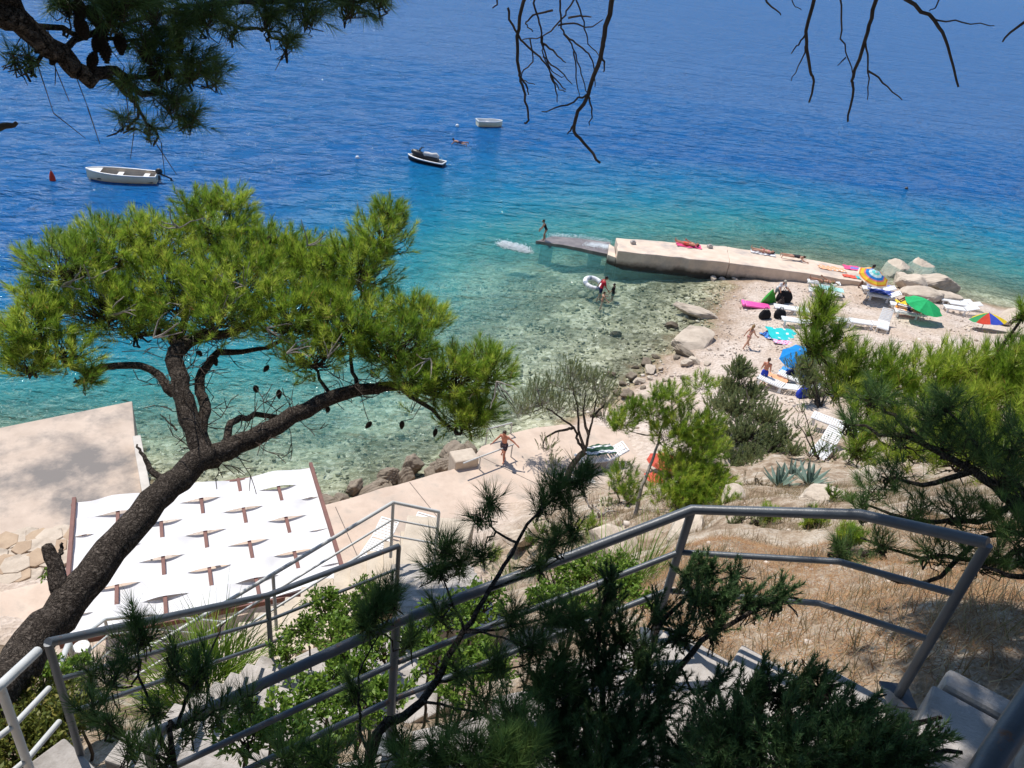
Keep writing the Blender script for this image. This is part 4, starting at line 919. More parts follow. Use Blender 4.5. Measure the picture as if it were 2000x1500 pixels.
for p in ([(2060,1040,5.5),(1950,1090,5.5),(1800,1085,5.5),(1680,1050,5.6)], [(1900,920,5.6),(1800,950,5.6),(1720,930,5.7)], [(1800,860,5.7),(1740,850,5.8),(1650,830,5.9)], [(1985,985,5.5),(1900,1020,5.5),(1760,1010,5.6),(1690,980,5.7)], [(2060,1040,5.5),(1930,1050,5.5),(1800,1140,5.4),(1620,1080,5.3)], [(2060,1040,5.5),(2000,960,5.4),(1900,860,5.5),(1840,790,5.6)], [(2120,1090,5.6),(2000,1130,5.2),(1900,1100,5.2)]):
    np_.limb(fp(p), [.022, .015, .006], 7, .012)
for a, b, r_, D, k in ((1700,770,38,5.8,.9),(1660,830,24,5.9,.6),(1760,850,45,5.7,.9),(1820,810,45,5.6,1),(1850,860,55,5.6,1),(1900,880,60,5.5,1),(1960,930,60,5.4,1),(1740,930,36,5.7,.9),(1700,960,32,5.7,.8),(1680,1000,28,5.6,.6),(1780,1000,45,5.6,.8),(1870,1000,55,5.5,1),(1960,1020,60,5.4,1),(1640,1070,28,5.3,.9),(1720,1060,34,5.5,.6),(1820,1080,45,5.4,.7),(1920,1090,55,5.3,.8),(2010,1080,70,5.3,1),(1850,780,36,5.6,.9),(1990,860,50,5.5,.7)):
    np_.lobe(far(a, b, D), r_ * D / F * 1.15, int(15 * k * (r_ / 45) ** 1.4) + 4, L=.19, nn=64, nl=.11, w=.0032, flat=.8, up=.45, dirn=(-.45, .1, 0), tr=.004, lead=.010, core=.15)
np_.finish(NEEDLE_SHADED)

# ---------------------------------------------------------------- saplings and bushes on the slope
def sapling(label, pts, rad, lobes, mt, L=.2, nn=46, nl=.10, w=.004, up=.9, bark=None, kn=100, lead=.012, **k):
    v = Veg('pine_sapling', label, 'tree', pts[0] - np.array([0, 0, .1]))
    v.limb([pts[0] - np.array([0, 0, .1])] + list(pts[1:]), rad, 8, .012)
    for a, b, r_, D, q in lobes:
        v.lobe(far(a, b, D), r_ * D / F, int(kn * q * (r_ / 50) ** 1.5) + 4, L=L, nn=nn, nl=nl, w=w, up=up, lead=lead, tr=.004, **k)
    return v.finish(mt, None, bark)
b0 = on(1235, 1022)
D0 = float(np.linalg.norm(b0 - CAM0))
sapling('slender young pine with pale stem in the middle, above the handrail bend', [b0] + fp([(1255,950,D0),(1280,880,D0 + .1),(1300,820,D0 + .2),(1350,770,D0 + .3)]), [.05, .04, .03, .02, .01],
        [(1215,820,34,D0,.9),(1205,830,24,D0,.6),(1240,800,30,D0,.9),(1275,800,36,D0,1),(1290,770,26,D0,.8),(1320,770,34,D0 + .2,.8),(1370,750,36,D0 + .3,.5),(1340,830,55,D0 + .2,1),(1370,880,55,D0 + .2,1),(1340,930,60,D0,1),(1380,950,55,D0,.9),(1300,850,45,D0,.8),(1290,960,45,D0,.6),(1330,990,50,D0 - .3,.7),(1215,930,40,D0,.6),(1230,960,34,D0,.5),(1390,830,34,D0 + .2,.7)], NEEDLE, L=.26, nl=.14, w=.009, nn=52, up=1.1, bark=M_barkgrey)
b1 = on(1110, 945); D1 = float(np.linalg.norm(b1 - CAM0))
tm = Veg('tamarisk_tree', 'sparse tamarisk with dark forked trunk on the terrace, right of the boy', 'tree', b1 - np.array([0, 0, .1]))
tm.limb([b1 - np.array([0, 0, .1])] + fp([(1112,920,D1),(1128,895,D1),(1142,882,D1)]), [.13, .12, .11, .12], 10, .01)
for p in ([(1142,882,D1),(1128,860,D1),(1120,835,D1),(1085,810,D1),(1060,795,D1)], [(1142,882,D1),(1150,850,D1),(1158,815,D1),(1165,780,D1)], [(1142,882,D1),(1130,840,D1),(1128,800,D1),(1120,760,D1)], [(1150,850,D1),(1140,810,D1),(1145,770,D1)], [(1120,835,D1),(1100,840,D1),(1070,850,D1),(1060,870,D1)], [(1158,815,D1),(1180,790,D1)]):
    tm.limb(fp(p), [.06, .04, .02], 7, .02)
for a, b, r_, k in ((1115,720,28,.8),(1120,750,38,1),(1060,780,42,1),(1030,790,34,.8),(1090,790,38,.8),(1165,750,40,1),(1185,775,32,.7),(1140,790,34,.7),(1150,730,26,.5),(1085,740,28,.6),(1050,755,26,.5),(1070,870,26,.5),(1085,900,22,.5),(1010,800,26,.5),(1180,810,24,.5)):
    tm.lobe(far(a, b, D1), r_ * D1 / F * 1.1, int(58 * k * (r_ / 34) ** 1.3) + 6, L=.42, nn=64, nl=.07, w=.012, up=1.6, a0=50, a1=25, tr=.006, lead=.018, flat=.9, core=.2)
tm.finish(TAMARISK, M_barkgrey)
def bush(label, px, py, lobes, mt, kn=80, L=.38, nn=70, nl=.09, w=.017, up=1.0, name='tamarisk_bush', bark=None, stems=True):
    b = on(px, py); D = float(np.linalg.norm(b - CAM0)); v = Veg(name, label, 'bush', b - np.array([0, 0, .1]))
    for a, bb, r_, dd_, k in lobes:
        c = far(a, bb, D + dd_)
        if stems: v.limb([b - np.array([0, 0, .1]), (b + c) / 2 + rng.normal(0, .1, 3), c], [.04, .025, .012], 6, .02)
    for a, bb, r_, dd_, k in lobes:
        v.lobe(far(a, bb, D + dd_), r_ * D / F, int(kn * k * (r_ / 40) ** 1.4) + 5, L=L, nn=nn, nl=nl, w=w, up=up, a0=60, a1=25, tr=.006, lead=.015, core=.1, flat=.85)
    return v.finish(mt, None, bark)
bush('grey green tamarisk bush in front of the beach with a pointed top', 1480, 900, [(1445,728,34,3,1.2),(1425,760,38,3,1.2),(1470,770,36,3,1),(1400,790,30,3,.8),(1440,800,50,2,1),(1500,820,48,2,1),(1400,850,40,1,.9),(1450,850,55,1,1),(1510,870,45,1,1),(1420,900,45,0,.9),(1470,910,50,0,1),(1530,850,30,1,.7),(1550,880,24,0,.5),(1445,710,20,3,.7)], TAMARISK, 150)
bush('bright green pine bush right behind the slender young pine', 1370, 990, [(1350,850,40,2,1),(1385,880,44,2,1),(1360,920,50,1,1),(1395,940,44,1,1),(1330,960,44,0,1),(1380,985,46,0,1),(1420,970,30,0,.7),(1310,900,34,1,.8)], NEEDLE, 60, .28, 56, .14, .010, name='pine_bush')
bush('small green bush at the path edge left of the slender young pine', 1215, 985, [(1205,955,26,0,1),(1230,975,24,0,1),(1185,985,20,0,.8)], SHRUB, 60, .25, 50, .09, .010, name='slope_bush')
bush('green bush on the slope left of the near handrail bend', 1075, 1060, [(1060,1035,24,0,1),(1085,1045,26,0,1),(1040,1055,20,0,.8)], SHRUB, 60, .25, 50, .08, .009, name='slope_bush')
bush('low green bush between the agaves and the dark boughs', 1640, 985, [(1630,965,18,0,1),(1655,975,18,0,.9)], SHRUB, 50, .22, 50, .07, .009, name='slope_bush')
bush('low olive bush behind the far end of the near handrail', 1700, 1110, [(1690,1095,20,0,1),(1715,1100,18,0,.9)], TAMARISK, 50, .14, 50, .05, .006, name='slope_bush')
for a, b, r_, lb in ((1425,975,20,'young bright pine seedling on the slope left of the agaves'),(1500,1000,18,'young bright pine seedling below the agaves'),(1590,1010,22,'young bright pine seedling on the slope above the straight handrail'),(1660,1040,20,'young bright pine seedling nearest the dark boughs'),(1150,1020,24,'young bright pine seedling beside the dry brushwood'),(960,1080,24,'young bright pine seedling right of the two terrace loungers')):
    bush(lb, a, b + 22, [(a, b, r_, 0, 1), (a + r_ * .8, b + 8, r_ * .8, 0, .9), (a - r_ * .7, b + 10, r_ * .7, 0, .8)], NEEDLE, 40, .22, 50, .11, .007, name='pine_seedling')
bush('grey green tamarisk beside the blue parasol', 1600, 800, [(1568,712,30,0,1),(1575,740,30,0,1),(1575,720,26,3,.8),(1600,700,28,3,.8),(1590,740,34,2,.9),(1620,720,34,2,.9),(1610,690,26,3,.8),(1590,770,28,1,.7),(1635,750,30,2,.8),(1580,670,18,3,.5)], TAMARISK, 130)
bush('small yellow green bush below the sloping white lounger', 1600, 900, [(1580,845,24,0,1),(1612,872,28,-1,1),(1585,885,28,-1,1),(1560,830,22,1,.7),(1570,800,20,1,.6),(1632,890,24,-1,1)], SHRUB, 34, .3, 50, .06, .012)
bush('low yellow green bush left of the white chair, behind the dark boughs', 1700, 920, [(1680,890,26,0,1),(1710,900,28,0,1),(1740,890,26,0,.9),(1660,900,20,0,.8)], SHRUB, 34, .3, 50, .08, .012)
bush('dry brushwood bush with bare pale twigs in front of the slender pine', 1170, 1010, [(1160,985,34,0,.4),(1190,990,34,0,.5),(1210,1000,26,0,.4),(1140,960,30,0,.3)], GRASSD, 20, .35, 18, .06, .01, bark=M_barkgrey)
bush('reddish dry bush on the slope left of the agaves', 1480, 955, [(1465,945,26,0,.8),(1490,950,22,0,.8),(1445,960,22,0,.6)], GRASSD, 34, .3, 36, .05, .010)
bush('grey shrub under the handrail bend, right of it', 1460, 1040, [(1450,1010,24,0,1),(1480,1020,20,0,.8),(1430,1022,18,0,.8)], TAMARISK, 34, .16, 40, .05, .007)
# bright leafy shrubs between the flights of steps
def shrub(label, cs, mt=SHRUB, n=2400, ln=.045, wd=.021):
    g = np.array(cs[0][:3]); b = np.array([g[0], g[1], Tz(g[0], g[1]) - .05]); v = Veg('leafy_shrub', label, 'bush', b)
    for x, y, z, r_ in cs:
        v.leaf_lobe((x, y, z), r_, int(n * (r_ / .35) ** 2), ln, wd); q = np.array([x, y, z - r_ * .7]); e = np.array([x, y, min(Tz(x, y), z - r_) - .05])
        v.limb([e, (e + q) / 2 + rng.normal(0, .03, 3), q], [.015, .012, .008], 5, .01)
    return v.finish(mt, M_twig, M_twig, 'foliage', 'stem')
def fl(*L): return [tuple(far(a, b, D)) + (r_ * D / F,) for a, b, r_, D in L]
shrub('bright leafy shrub right of the handrail post in front of the canopy', fl((640,1180,45,7.6),(690,1200,45,7.4),(600,1230,40,7.4),(560,1270,34,7.2),(660,1240,45,7.0),(720,1160,40,7.8)))
shrub('leafy shrub behind the near handrail, below the shaded steps', fl((520,1400,50,5.4),(580,1370,50,5.5),(640,1350,45,5.6),(480,1440,55,5.0),(560,1440,55,5.0),(650,1410,50,5.2),(600,1480,60,4.8)), n=2300)
shrub('tall leafy shrub behind the near handrail, left of its middle post', fl((690,1290,50,5.6),(720,1330,50,5.4),(660,1310,45,5.7),(750,1260,50,5.7),(700,1380,50,5.2),(760,1350,45,5.2)), n=2300)
shrub('bright leafy shrub beyond the near handrail, right of its middle post', fl((830,1240,55,5.6),(880,1200,55,5.8),(940,1180,55,6.0),(860,1290,55,5.3),(920,1260,50,5.6),(960,1300,50,5.3),(890,1350,45,5.0)), n=2300)
shrub('light green shrub beside the bend of the near handrail', fl((1090,1120,50,7.2),(1150,1110,45,7.2),(1210,1110,45,7.2),(1060,1170,45,6.8),(1130,1180,45,6.6),(1220,1150,40,6.8),(1260,1170,34,6.4)), n=2200)
shrub('olive green shrub at the lower left corner under the pale handrail', fl((60,1400,60,6.6),(110,1370,50,6.8),(40,1460,70,6.2),(110,1440,60,6.2),(150,1390,34,6.8),(-10,1440,60,6.4)), leafmat('olive_shrub_leaf', [(0, (0.07, 0.10, 0.02)), (.6, (0.15, 0.17, 0.03)), (1, (0.26, 0.22, 0.05))], .3, .5), n=2300)
shrub('dark green shrub behind the left corner post', fl((80,1330,34,7.4),(120,1330,30,7.6),(150,1300,26,7.8),(100,1300,24,7.8)), n=2200)
shrub('low green plant at the foot of the dead stump', fl((92,1128,10,17.5),(90,1118,8,17.5)), n=300, ln=.09, wd=.04)
# grass tussocks
def tussock(label, px, py, n, h, w_, spread, mt=GRASSG, D=None):
    p = on(px, py) if D is None else far(px, py, D); v = Veg('grass_tussock', label, 'grass clump', p)
    q = np.c_[rng.normal(0, spread, (n, 2)), np.zeros(n)]; dr = unit(np.c_[q[:, :2] / spread * .35 + rng.normal(0, .12, (n, 2)), np.ones(n)])
    B = p + q; B[:, 2] = p[2] - .06
    wv = perp(dr) * w_; hh = (h * rng.uniform(.5, 1.1, n))[:, None]; Mi = B + dr * hh * .6; tip = B + dr * hh + np.c_[q[:, :2] * .8, -hh * .05]
    V = np.stack([B - wv, B + wv, Mi + wv * .7, Mi - wv * .7, Mi - wv * .7, Mi + wv * .7, tip, tip], 1)
    v.lv.append(V.reshape(-1, 3)); v.lt.append(np.repeat(rng.uniform(0, 1, n), 8))
    return v.finish(mt, crown='blades')
for a, b, D, lb in ((430,1290,8.6,'bright green grass tussock between the pale steps and the handrail, upper one'),(400,1330,8.2,'bright green grass tussock beside the shaded steps, lower one'),(385,1345,8.0,'small bright grass tussock left of the shaded steps')):
    tussock(lb, a, b, 420, .42, .006, .20, D=D)
for a, b, lb in ((840,1115,'light green grass clump right of the two loungers'),(1000,1130,'green grass clump under the near handrail middle'),(1180,1150,'tall green grass behind the near handrail, left of its bend'),(1250,1130,'tall green grass clump at the handrail bend post')):
    tussock(lb, a, b, 300, .5, .006, .22, SHRUB)
# agaves
M_agave = mat('agave_leaf', (0.20, 0.27, 0.22), (0.13, 0.19, 0.15), 6, .5, .1, 20, .3)
for a, b, lb in ((1545,940,'blue green agave on the slope, left one'),(1580,948,'blue green agave on the slope, middle one'),(1520,950,'small blue green agave lowest on the slope')):
    p = on(a, b); t = thing('agave', lb, 'agave', p)
    for k in range(16):
        an = 6.283 * k / 16 * 1.62; el = .35 + 1.0 * (k / 16); L_ = random.uniform(.55, .75); d = Vector((math.cos(an) * math.cos(el), math.sin(an) * math.cos(el), math.sin(el))); u = Vector((-math.sin(an), math.cos(an), 0)); nz = d.cross(u)
        P = [Vector((0, 0, 0)), d * L_ * .35 , d * L_ * .7, d * L_]; W = [.05, .07, .045, .002]; vs = []
        for p_, w_ in zip(P, W): vs += [p_ - u * w_ - nz * w_ * .35, p_ + nz * .012, p_ + u * w_ - nz * w_ * .35]
        fs = []
        for i in range(3):
            for j in range(2): fs.append((i * 3 + j, i * 3 + j + 1, i * 3 + j + 4, i * 3 + j + 3))
            fs.append((i * 3, i * 3 + 3, i * 3 + 5, i * 3 + 2))
        MB().add(vs, fs).build('leaf', M_agave, t)

# ---------------------------------------------------------------- foreground: shaded pine saplings and junipers
def fgpine(label, pts, rad, tw_, lobes, nl=.08, L=.14, nn=70, kn=15, up=.5, w=.0022, dirn=None):
    v = Veg('pine_sapling', label, 'tree', pts[0]); v.limb(pts, rad, 8, .004)
    for p in tw_: v.limb(fp(p), [.006, .004, .002], 6, .004)
    for a, b, r_, D, k in lobes:
        v.lobe(far(a, b, D), r_ * D / F, int(kn * k * (r_ / 45) ** 1.2) + 3, L=L, nn=nn, nl=nl, w=w, up=up, tr=.0024, lead=.004, core=.1, dirn=dirn, flat=.85)
    return v.finish(NEEDLE_SHADED)
g0 = far(700, 1560, 2.75)
fgpine('dark pine sapling crossing in front of the near handrail, its stem leaning right', [np.array([g0[0], g0[1], min(g0[2], Tz(g0[0], g0[1])) - .05])] + fp([(722,1490,2.8),(790,1400,2.8),(850,1330,2.85),(905,1235,2.9),(960,1150,2.95),(1010,1060,3.0),(1060,990,3.05),(1120,940,3.1)]), [.02, .018, .015, .013, .011, .009, .007, .005, .003],
       [[(905,1235,2.9),(1000,1225,2.9),(1110,1200,2.95)], [(850,1330,2.85),(950,1310,2.85),(1080,1290,2.9)], [(905,1230,2.9),(880,1160,2.95),(850,1100,3.0)], [(960,1150,2.95),(1040,1120,3.0),(1100,1090,3.0)], [(820,1370,2.8),(920,1390,2.75),(1020,1430,2.7)], [(722,1490,2.8),(700,1400,2.85),(710,1300,2.9),(770,1190,2.95)], [(905,1235,2.9),(960,1240,2.85),(1040,1270,2.85)], [(1010,1060,3),(960,1030,3.05),(960,980,3.1)]],
       [(1130,935,30,3.1,1.1),(1090,955,34,3.08,1.1),(1060,985,28,3.05,.8),(1150,920,18,3.12,.7),(1110,980,26,3.1,.6),(1120,1040,32,3.05,.8),(1080,1060,30,3.02,.8),(1050,1100,34,3.0,.7),(960,980,22,3.1,.7),(940,1010,22,3.08,.7),(870,1070,34,3.0,.9),(860,1110,38,3.0,.9),(900,1100,30,3.0,.7),(940,1080,28,3.02,.6),(1000,1200,42,2.92,.7),(1080,1200,42,2.92,.8),(1120,1210,36,2.95,.7),(1040,1260,45,2.87,.8),(1090,1290,42,2.88,.8),(970,1300,42,2.85,.6),(730,1190,42,2.95,1.1),(760,1170,36,2.98,1),(720,1220,34,2.92,.8),(800,1250,30,2.9,.5),(860,1200,30,2.92,.4),(940,1370,40,2.78,.6),(1010,1420,45,2.7,.7),(1070,1350,45,2.8,.8),(880,1420,34,2.75,.5),(780,1450,34,2.75,.5),(690,1350,26,2.88,.4),(900,1310,30,2.85,.4)])
g1 = far(330, 1560, 2.6)
fgpine('dark thin pine seedlings at the lower left in front of the landing', [np.array([g1[0], g1[1], min(g1[2], Tz(g1[0], g1[1])) - .05])] + fp([(335,1490,2.65),(345,1420,2.7),(370,1350,2.75),(410,1270,2.8),(440,1215,2.85)]), [.010, .008, .006, .005, .003, .002],
       [[(335,1490,2.65),(300,1400,2.7),(270,1290,2.8),(275,1200,2.9)], [(345,1420,2.7),(420,1390,2.7),(520,1340,2.75)], [(370,1350,2.75),(330,1300,2.8),(345,1260,2.82)], [(335,1490,2.65),(270,1460,2.65),(210,1430,2.65)], [(345,1420,2.7),(400,1380,2.72),(400,1310,2.78)]],
       [(265,1215,24,2.9,.7),(255,1250,26,2.86,.8),(285,1240,22,2.86,.6),(240,1290,24,2.8,.7),(210,1330,26,2.75,.6),(180,1310,18,2.8,.4),(340,1270,20,2.82,.4),(330,1310,26,2.78,.5),(390,1300,26,2.78,.5),(380,1330,28,2.75,.6),(300,1380,30,2.7,.5),(220,1410,32,2.66,.6),(180,1380,28,2.68,.5),(420,1390,34,2.7,.5),(480,1370,34,2.72,.6),(370,1420,30,2.68,.5),(250,1460,34,2.62,.5),(310,1480,30,2.62,.5)], kn=9, up=1.3)
def juniper(label, base, stems, lobes, kn=16, L=.19, nn=130, nl=.026, w=.0030):
    v = Veg('juniper_bush', label, 'bush', base)
    for p in stems: v.limb(fp(p), [.014, .010, .005], 7, .006)
    for a, b, r_, D, k, dn in lobes:
        v.lobe(far(a, b, D), r_ * D / F, int(kn * k * (r_ / 45) ** 1.5) + 4, L=L, nn=nn, nl=nl, w=w, up=.7, a0=60, a1=30, tr=.0025, lead=.006, core=.05, dirn=dn, flat=1.0)
    return v.finish(JUNIPER)
jb = far(1180, 1600, 2.9)
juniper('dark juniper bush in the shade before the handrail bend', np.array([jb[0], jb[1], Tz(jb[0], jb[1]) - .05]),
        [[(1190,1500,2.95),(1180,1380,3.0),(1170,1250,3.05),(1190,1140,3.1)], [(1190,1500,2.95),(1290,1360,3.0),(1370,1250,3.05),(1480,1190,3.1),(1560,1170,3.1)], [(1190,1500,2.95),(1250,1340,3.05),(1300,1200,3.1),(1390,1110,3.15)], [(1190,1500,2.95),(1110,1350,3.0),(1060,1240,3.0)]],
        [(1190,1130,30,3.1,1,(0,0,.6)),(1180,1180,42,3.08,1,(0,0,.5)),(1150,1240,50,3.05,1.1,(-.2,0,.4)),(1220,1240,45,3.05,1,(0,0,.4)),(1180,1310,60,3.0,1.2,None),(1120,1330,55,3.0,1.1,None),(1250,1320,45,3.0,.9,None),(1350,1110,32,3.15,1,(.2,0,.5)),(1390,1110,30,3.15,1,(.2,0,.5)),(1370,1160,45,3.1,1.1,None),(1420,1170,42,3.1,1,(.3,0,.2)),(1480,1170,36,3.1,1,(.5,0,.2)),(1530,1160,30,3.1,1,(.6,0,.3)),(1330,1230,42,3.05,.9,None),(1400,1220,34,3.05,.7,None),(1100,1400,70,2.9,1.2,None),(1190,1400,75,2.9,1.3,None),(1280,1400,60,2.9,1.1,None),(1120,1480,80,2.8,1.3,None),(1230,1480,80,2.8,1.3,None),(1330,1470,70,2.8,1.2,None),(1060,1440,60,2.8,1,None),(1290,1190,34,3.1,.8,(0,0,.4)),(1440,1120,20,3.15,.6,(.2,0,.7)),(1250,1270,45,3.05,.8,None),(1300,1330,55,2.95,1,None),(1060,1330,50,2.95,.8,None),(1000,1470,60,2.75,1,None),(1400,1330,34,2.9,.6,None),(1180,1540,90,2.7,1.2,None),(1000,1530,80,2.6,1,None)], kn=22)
jc = far(1600, 1650, 2.5)
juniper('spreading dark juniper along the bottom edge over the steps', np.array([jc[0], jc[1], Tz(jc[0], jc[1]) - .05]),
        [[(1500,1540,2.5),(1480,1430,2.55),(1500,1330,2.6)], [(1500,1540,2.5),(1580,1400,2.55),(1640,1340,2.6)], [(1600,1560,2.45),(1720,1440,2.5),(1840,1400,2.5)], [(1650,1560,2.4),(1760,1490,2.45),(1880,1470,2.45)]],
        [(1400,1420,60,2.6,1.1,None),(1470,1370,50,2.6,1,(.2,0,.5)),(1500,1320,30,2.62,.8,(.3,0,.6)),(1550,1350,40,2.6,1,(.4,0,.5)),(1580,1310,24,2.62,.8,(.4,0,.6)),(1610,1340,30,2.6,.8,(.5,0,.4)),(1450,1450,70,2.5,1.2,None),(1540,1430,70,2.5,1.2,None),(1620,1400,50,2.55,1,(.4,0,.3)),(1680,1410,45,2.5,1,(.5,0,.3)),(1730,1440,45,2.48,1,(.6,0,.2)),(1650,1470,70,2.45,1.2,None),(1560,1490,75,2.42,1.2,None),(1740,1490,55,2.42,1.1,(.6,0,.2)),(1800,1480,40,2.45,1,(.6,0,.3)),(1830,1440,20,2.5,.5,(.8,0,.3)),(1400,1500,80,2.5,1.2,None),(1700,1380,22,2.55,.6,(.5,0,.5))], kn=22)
bt = far(950, 1700, 2.3)
fgpine('dark pine tuft at the bottom edge, left of the junipers', [np.array([bt[0], bt[1], min(bt[2], Tz(bt[0], bt[1])) - .05])] + fp([(960,1560,2.4),(980,1480,2.45),(1010,1400,2.5)]), [.014, .01, .008, .004], [[(960,1560,2.4),(900,1500,2.4),(860,1450,2.45)], [(980,1480,2.45),(1060,1440,2.45)]],
       [(1000,1400,36,2.5,1,),(1040,1450,45,2.45,1),(980,1470,45,2.42,1),(920,1480,45,2.4,.9),(860,1470,40,2.42,.8),(1000,1500,50,2.4,1),(800,1490,40,2.42,.7),(720,1500,40,2.45,.6),(640,1490,40,2.5,.6),(560,1490,45,2.5,.6)], up=.9)

# ---------------------------------------------------------------- dry grass and litter on the slope
def blades(name, label, P, h, w_, mt, lean=.4):
    n = len(P); dr = unit(np.c_[rng.normal(0, lean, (n, 2)), np.ones(n)]); hh = (h * rng.uniform(.4, 1.2, n))[:, None]; wv = perp(dr) * w_
    V = np.stack([P - wv, P + wv, P + dr * hh], 1).reshape(-1, 3)
    return tag(link(name, npmesh(name, V, np.arange(3 * n).reshape(-1, 3), np.repeat(rng.uniform(0, 1, n), 3)), mt), label, None, None, 'stuff')
n = 80000
qx, qy = rng.uniform(1.3, 13, n), rng.uniform(2.6, 17, n)
k = (vnoise(qx, qy, 2.4, 21) + .5 * vnoise(qx, qy, .8, 23) > .02) & (qy > 3.6 - .55 * (qx - 1.0)) & (qy > 1.7)
z_ = T(qx, qy)
hl = sm(2.0, 3.6, z_)
z_ = z_ + vnoise(qx, qy, 1.6, 1) * (0.12 + 0.42 * hl) + vnoise(qx, qy, 5, 2) * (0.03 + 0.05 * hl)
blades('dry_grass', 'dry straw coloured grass on the slope behind the handrail', np.c_[qx, qy, z_ - .02][k], .24, .0045, GRASSD)
n = 60000
qx, qy = rng.uniform(1.6, 7, n), rng.uniform(2.2, 8, n)
k2 = (qy > 3.75 - .55 * (qx - 1.0))
z_ = T(qx, qy); hl = sm(2.0, 3.6, z_)
z_ = z_ + vnoise(qx, qy, 1.6, 1) * (0.12 + 0.42 * hl) + vnoise(qx, qy, 5, 2) * (0.03 + 0.05 * hl) + .012
P = np.c_[qx, qy, z_][k2]; m_ = len(P); dr = unit(np.c_[rng.normal(0, 1, (m_, 2)), rng.normal(0, .12, m_)]); wv = np.cross(dr, [0, 0, 1.0]) * .0022
V = np.stack([P - wv, P + wv, P + dr * .11], 1).reshape(-1, 3)
tag(link('fallen_needles', npmesh('fallen_needles', V, np.arange(3 * m_).reshape(-1, 3), np.repeat(rng.uniform(0, 1, m_), 3)), leafmat('dead_needle', [(0, (0.20, 0.10, 0.05)), (.6, (0.34, 0.19, 0.09)), (1, (0.42, 0.30, 0.17))], .1, .8)), 'brown fallen pine needles under the handrail', None, None, 'stuff')
n = 900
qx, qy = rng.uniform(1.2, 14, n), rng.uniform(3, 20, n); k3 = qy > 3.9 - .55 * (qx - 1)
z_ = T(qx, qy); hl = sm(2.0, 3.6, z_); z_ = z_ + vnoise(qx, qy, 1.6, 1) * (0.12 + 0.42 * hl) + vnoise(qx, qy, 5, 2) * (0.03 + 0.05 * hl)
scatter_stones('slope_stones', 'small pale stones strewn over the dry slope', np.c_[qx, qy, z_][k3], rng.gamma(1.3, .014, k3.sum()) + .01, MATS['beach_pebble'])
# ---------------------------------------------------------------- boats and buoys
def heading(a, b, z=0):                     # world angle of the line from picture point a to b
    p, q = at(*a, z), at(*b, z); return math.atan2(q[1] - p[1], q[0] - p[0])
def hull_rings(L, B, H, keel, n=15, transom=1.0, sheer=.16, inset=0.0):
    rings = []
    for i in range(n):
        t = i / (n - 1); x = -L / 2 + L * t
        w_ = B / 2 * (transom + (1 - transom) * min(1, t * 3)) * max(0.0, 1 - max(0, (t - .45) / .55) ** 2.3) ** .75
        top = H * (1 + sheer * t * t); kb = -keel * (1 - max(0, (t - .62) / .38) ** 2 * 1.25)
        w_ = max(w_ - inset, .004); kb += inset
        ring = []
        for a in np.linspace(-1, 1, 13):
            s_ = abs(a); y = math.copysign(w_ * min(1, (s_ ** .55) * 1.0), a); z = kb + (top - kb) * s_ ** 2.3; ring.append((x, y, z))
        rings.append(ring)
    return rings
def loft(b, rings, flip=False, mi=0):
    n = len(rings[0]); vs = [p for r_ in rings for p in r_]; fs = []
    for i in range(len(rings) - 1):
        for j in range(n - 1):
            f = (i * n + j, i * n + j + 1, (i + 1) * n + j + 1, (i + 1) * n + j); fs.append(tuple(reversed(f)) if flip else f)
    return b.add(vs, fs, mi)
def boat(name, label, cat, px, py, rz, L, B, H, keel, sheer, mt_in, transom=.82):
    p = at(px, py, 0); t = thing(name, label, cat, (p[0], p[1], .02), rz)
    ro = hull_rings(L, B, H, keel, transom=transom, sheer=sheer); ri = hull_rings(L - .12, B, H - .02, keel, transom=transom, sheer=sheer, inset=.06)
    b = loft(MB(), ro); n = 13; b.add(ro[0], [tuple(range(n))]); b.build('hull', M_boat, t, smooth=True)
    b = loft(MB(), ri, True); b.add(ri[0], [tuple(reversed(range(n)))]); b.build('inner_shell', mt_in, t, smooth=True)
    P = [Vector(r_[-1]) for r_ in ro] + [Vector(r_[0]) for r_ in reversed(ro)]; g = MB()
    Q = [Vector(r_[-1]) for r_ in ro]; W = [Vector(r_[0]) for r_ in ro]; off = Vector((0, 0, .012))
    g.tube([q + off for q in Q], .045, 8).tube([q + off for q in W], .045, 8).tube([Q[0] + off, W[0] + off], .045, 8).build('gunwale', M_white, t, smooth=True)
    return t, ro
bt_, ro = boat('motorboat', 'cream open motorboat with black outboard, moored at the left', 'boat', 240, 352, heading((308,345),(172,338)), 4.5, 1.65, .52, .22, .35, M_boatin)
for x, w_ in ((.15, 1.34), (-1.55, 1.2)): MB().box((x, 0, .34), (.36, w_, .05)).build('bench', M_white, bt_, bevel=.012)
b = MB(); k = [r_ for r_ in ro if r_[0][0] > 1.25]; vs = [(r_[0][0], r_[0][1] * .93, r_[0][2] - .015) for r_ in k] + [(r_[-1][0], r_[-1][1] * .93, r_[-1][2] - .015) for r_ in k]; m_ = len(k)
b.add(vs, [(i, i + 1, m_ + i + 1, m_ + i) for i in range(m_ - 1)]).build('foredeck', M_white, bt_)
mo = MB().box((-2.40, 0, .30), (.16, .22, .34), taper=.9).build('outboard_bracket', M_darkmetal, bt_, bevel=.02)
MB().ell((-2.42, 0, .74), (.24, .17, .22), 14, 8).build('cowling', M_black, mo, smooth=True)
MB().tube([(-2.5, 0, .55), (-2.85, 0, .42), (-3.15, 0, .28)], [.075, .06, .05], 10).box((-3.16, 0, .22), (.12, .05, .22)).tube([(-3.2, 0, .16), (-3.3, 0, .14)], [.06, .02], 8).build('tilted_leg', M_black, mo, smooth=True)
MB().tube([(-2.25, 0, .72), (-1.85, .12, .78)], .02, 8).build('tiller', M_black, mo, smooth=True)
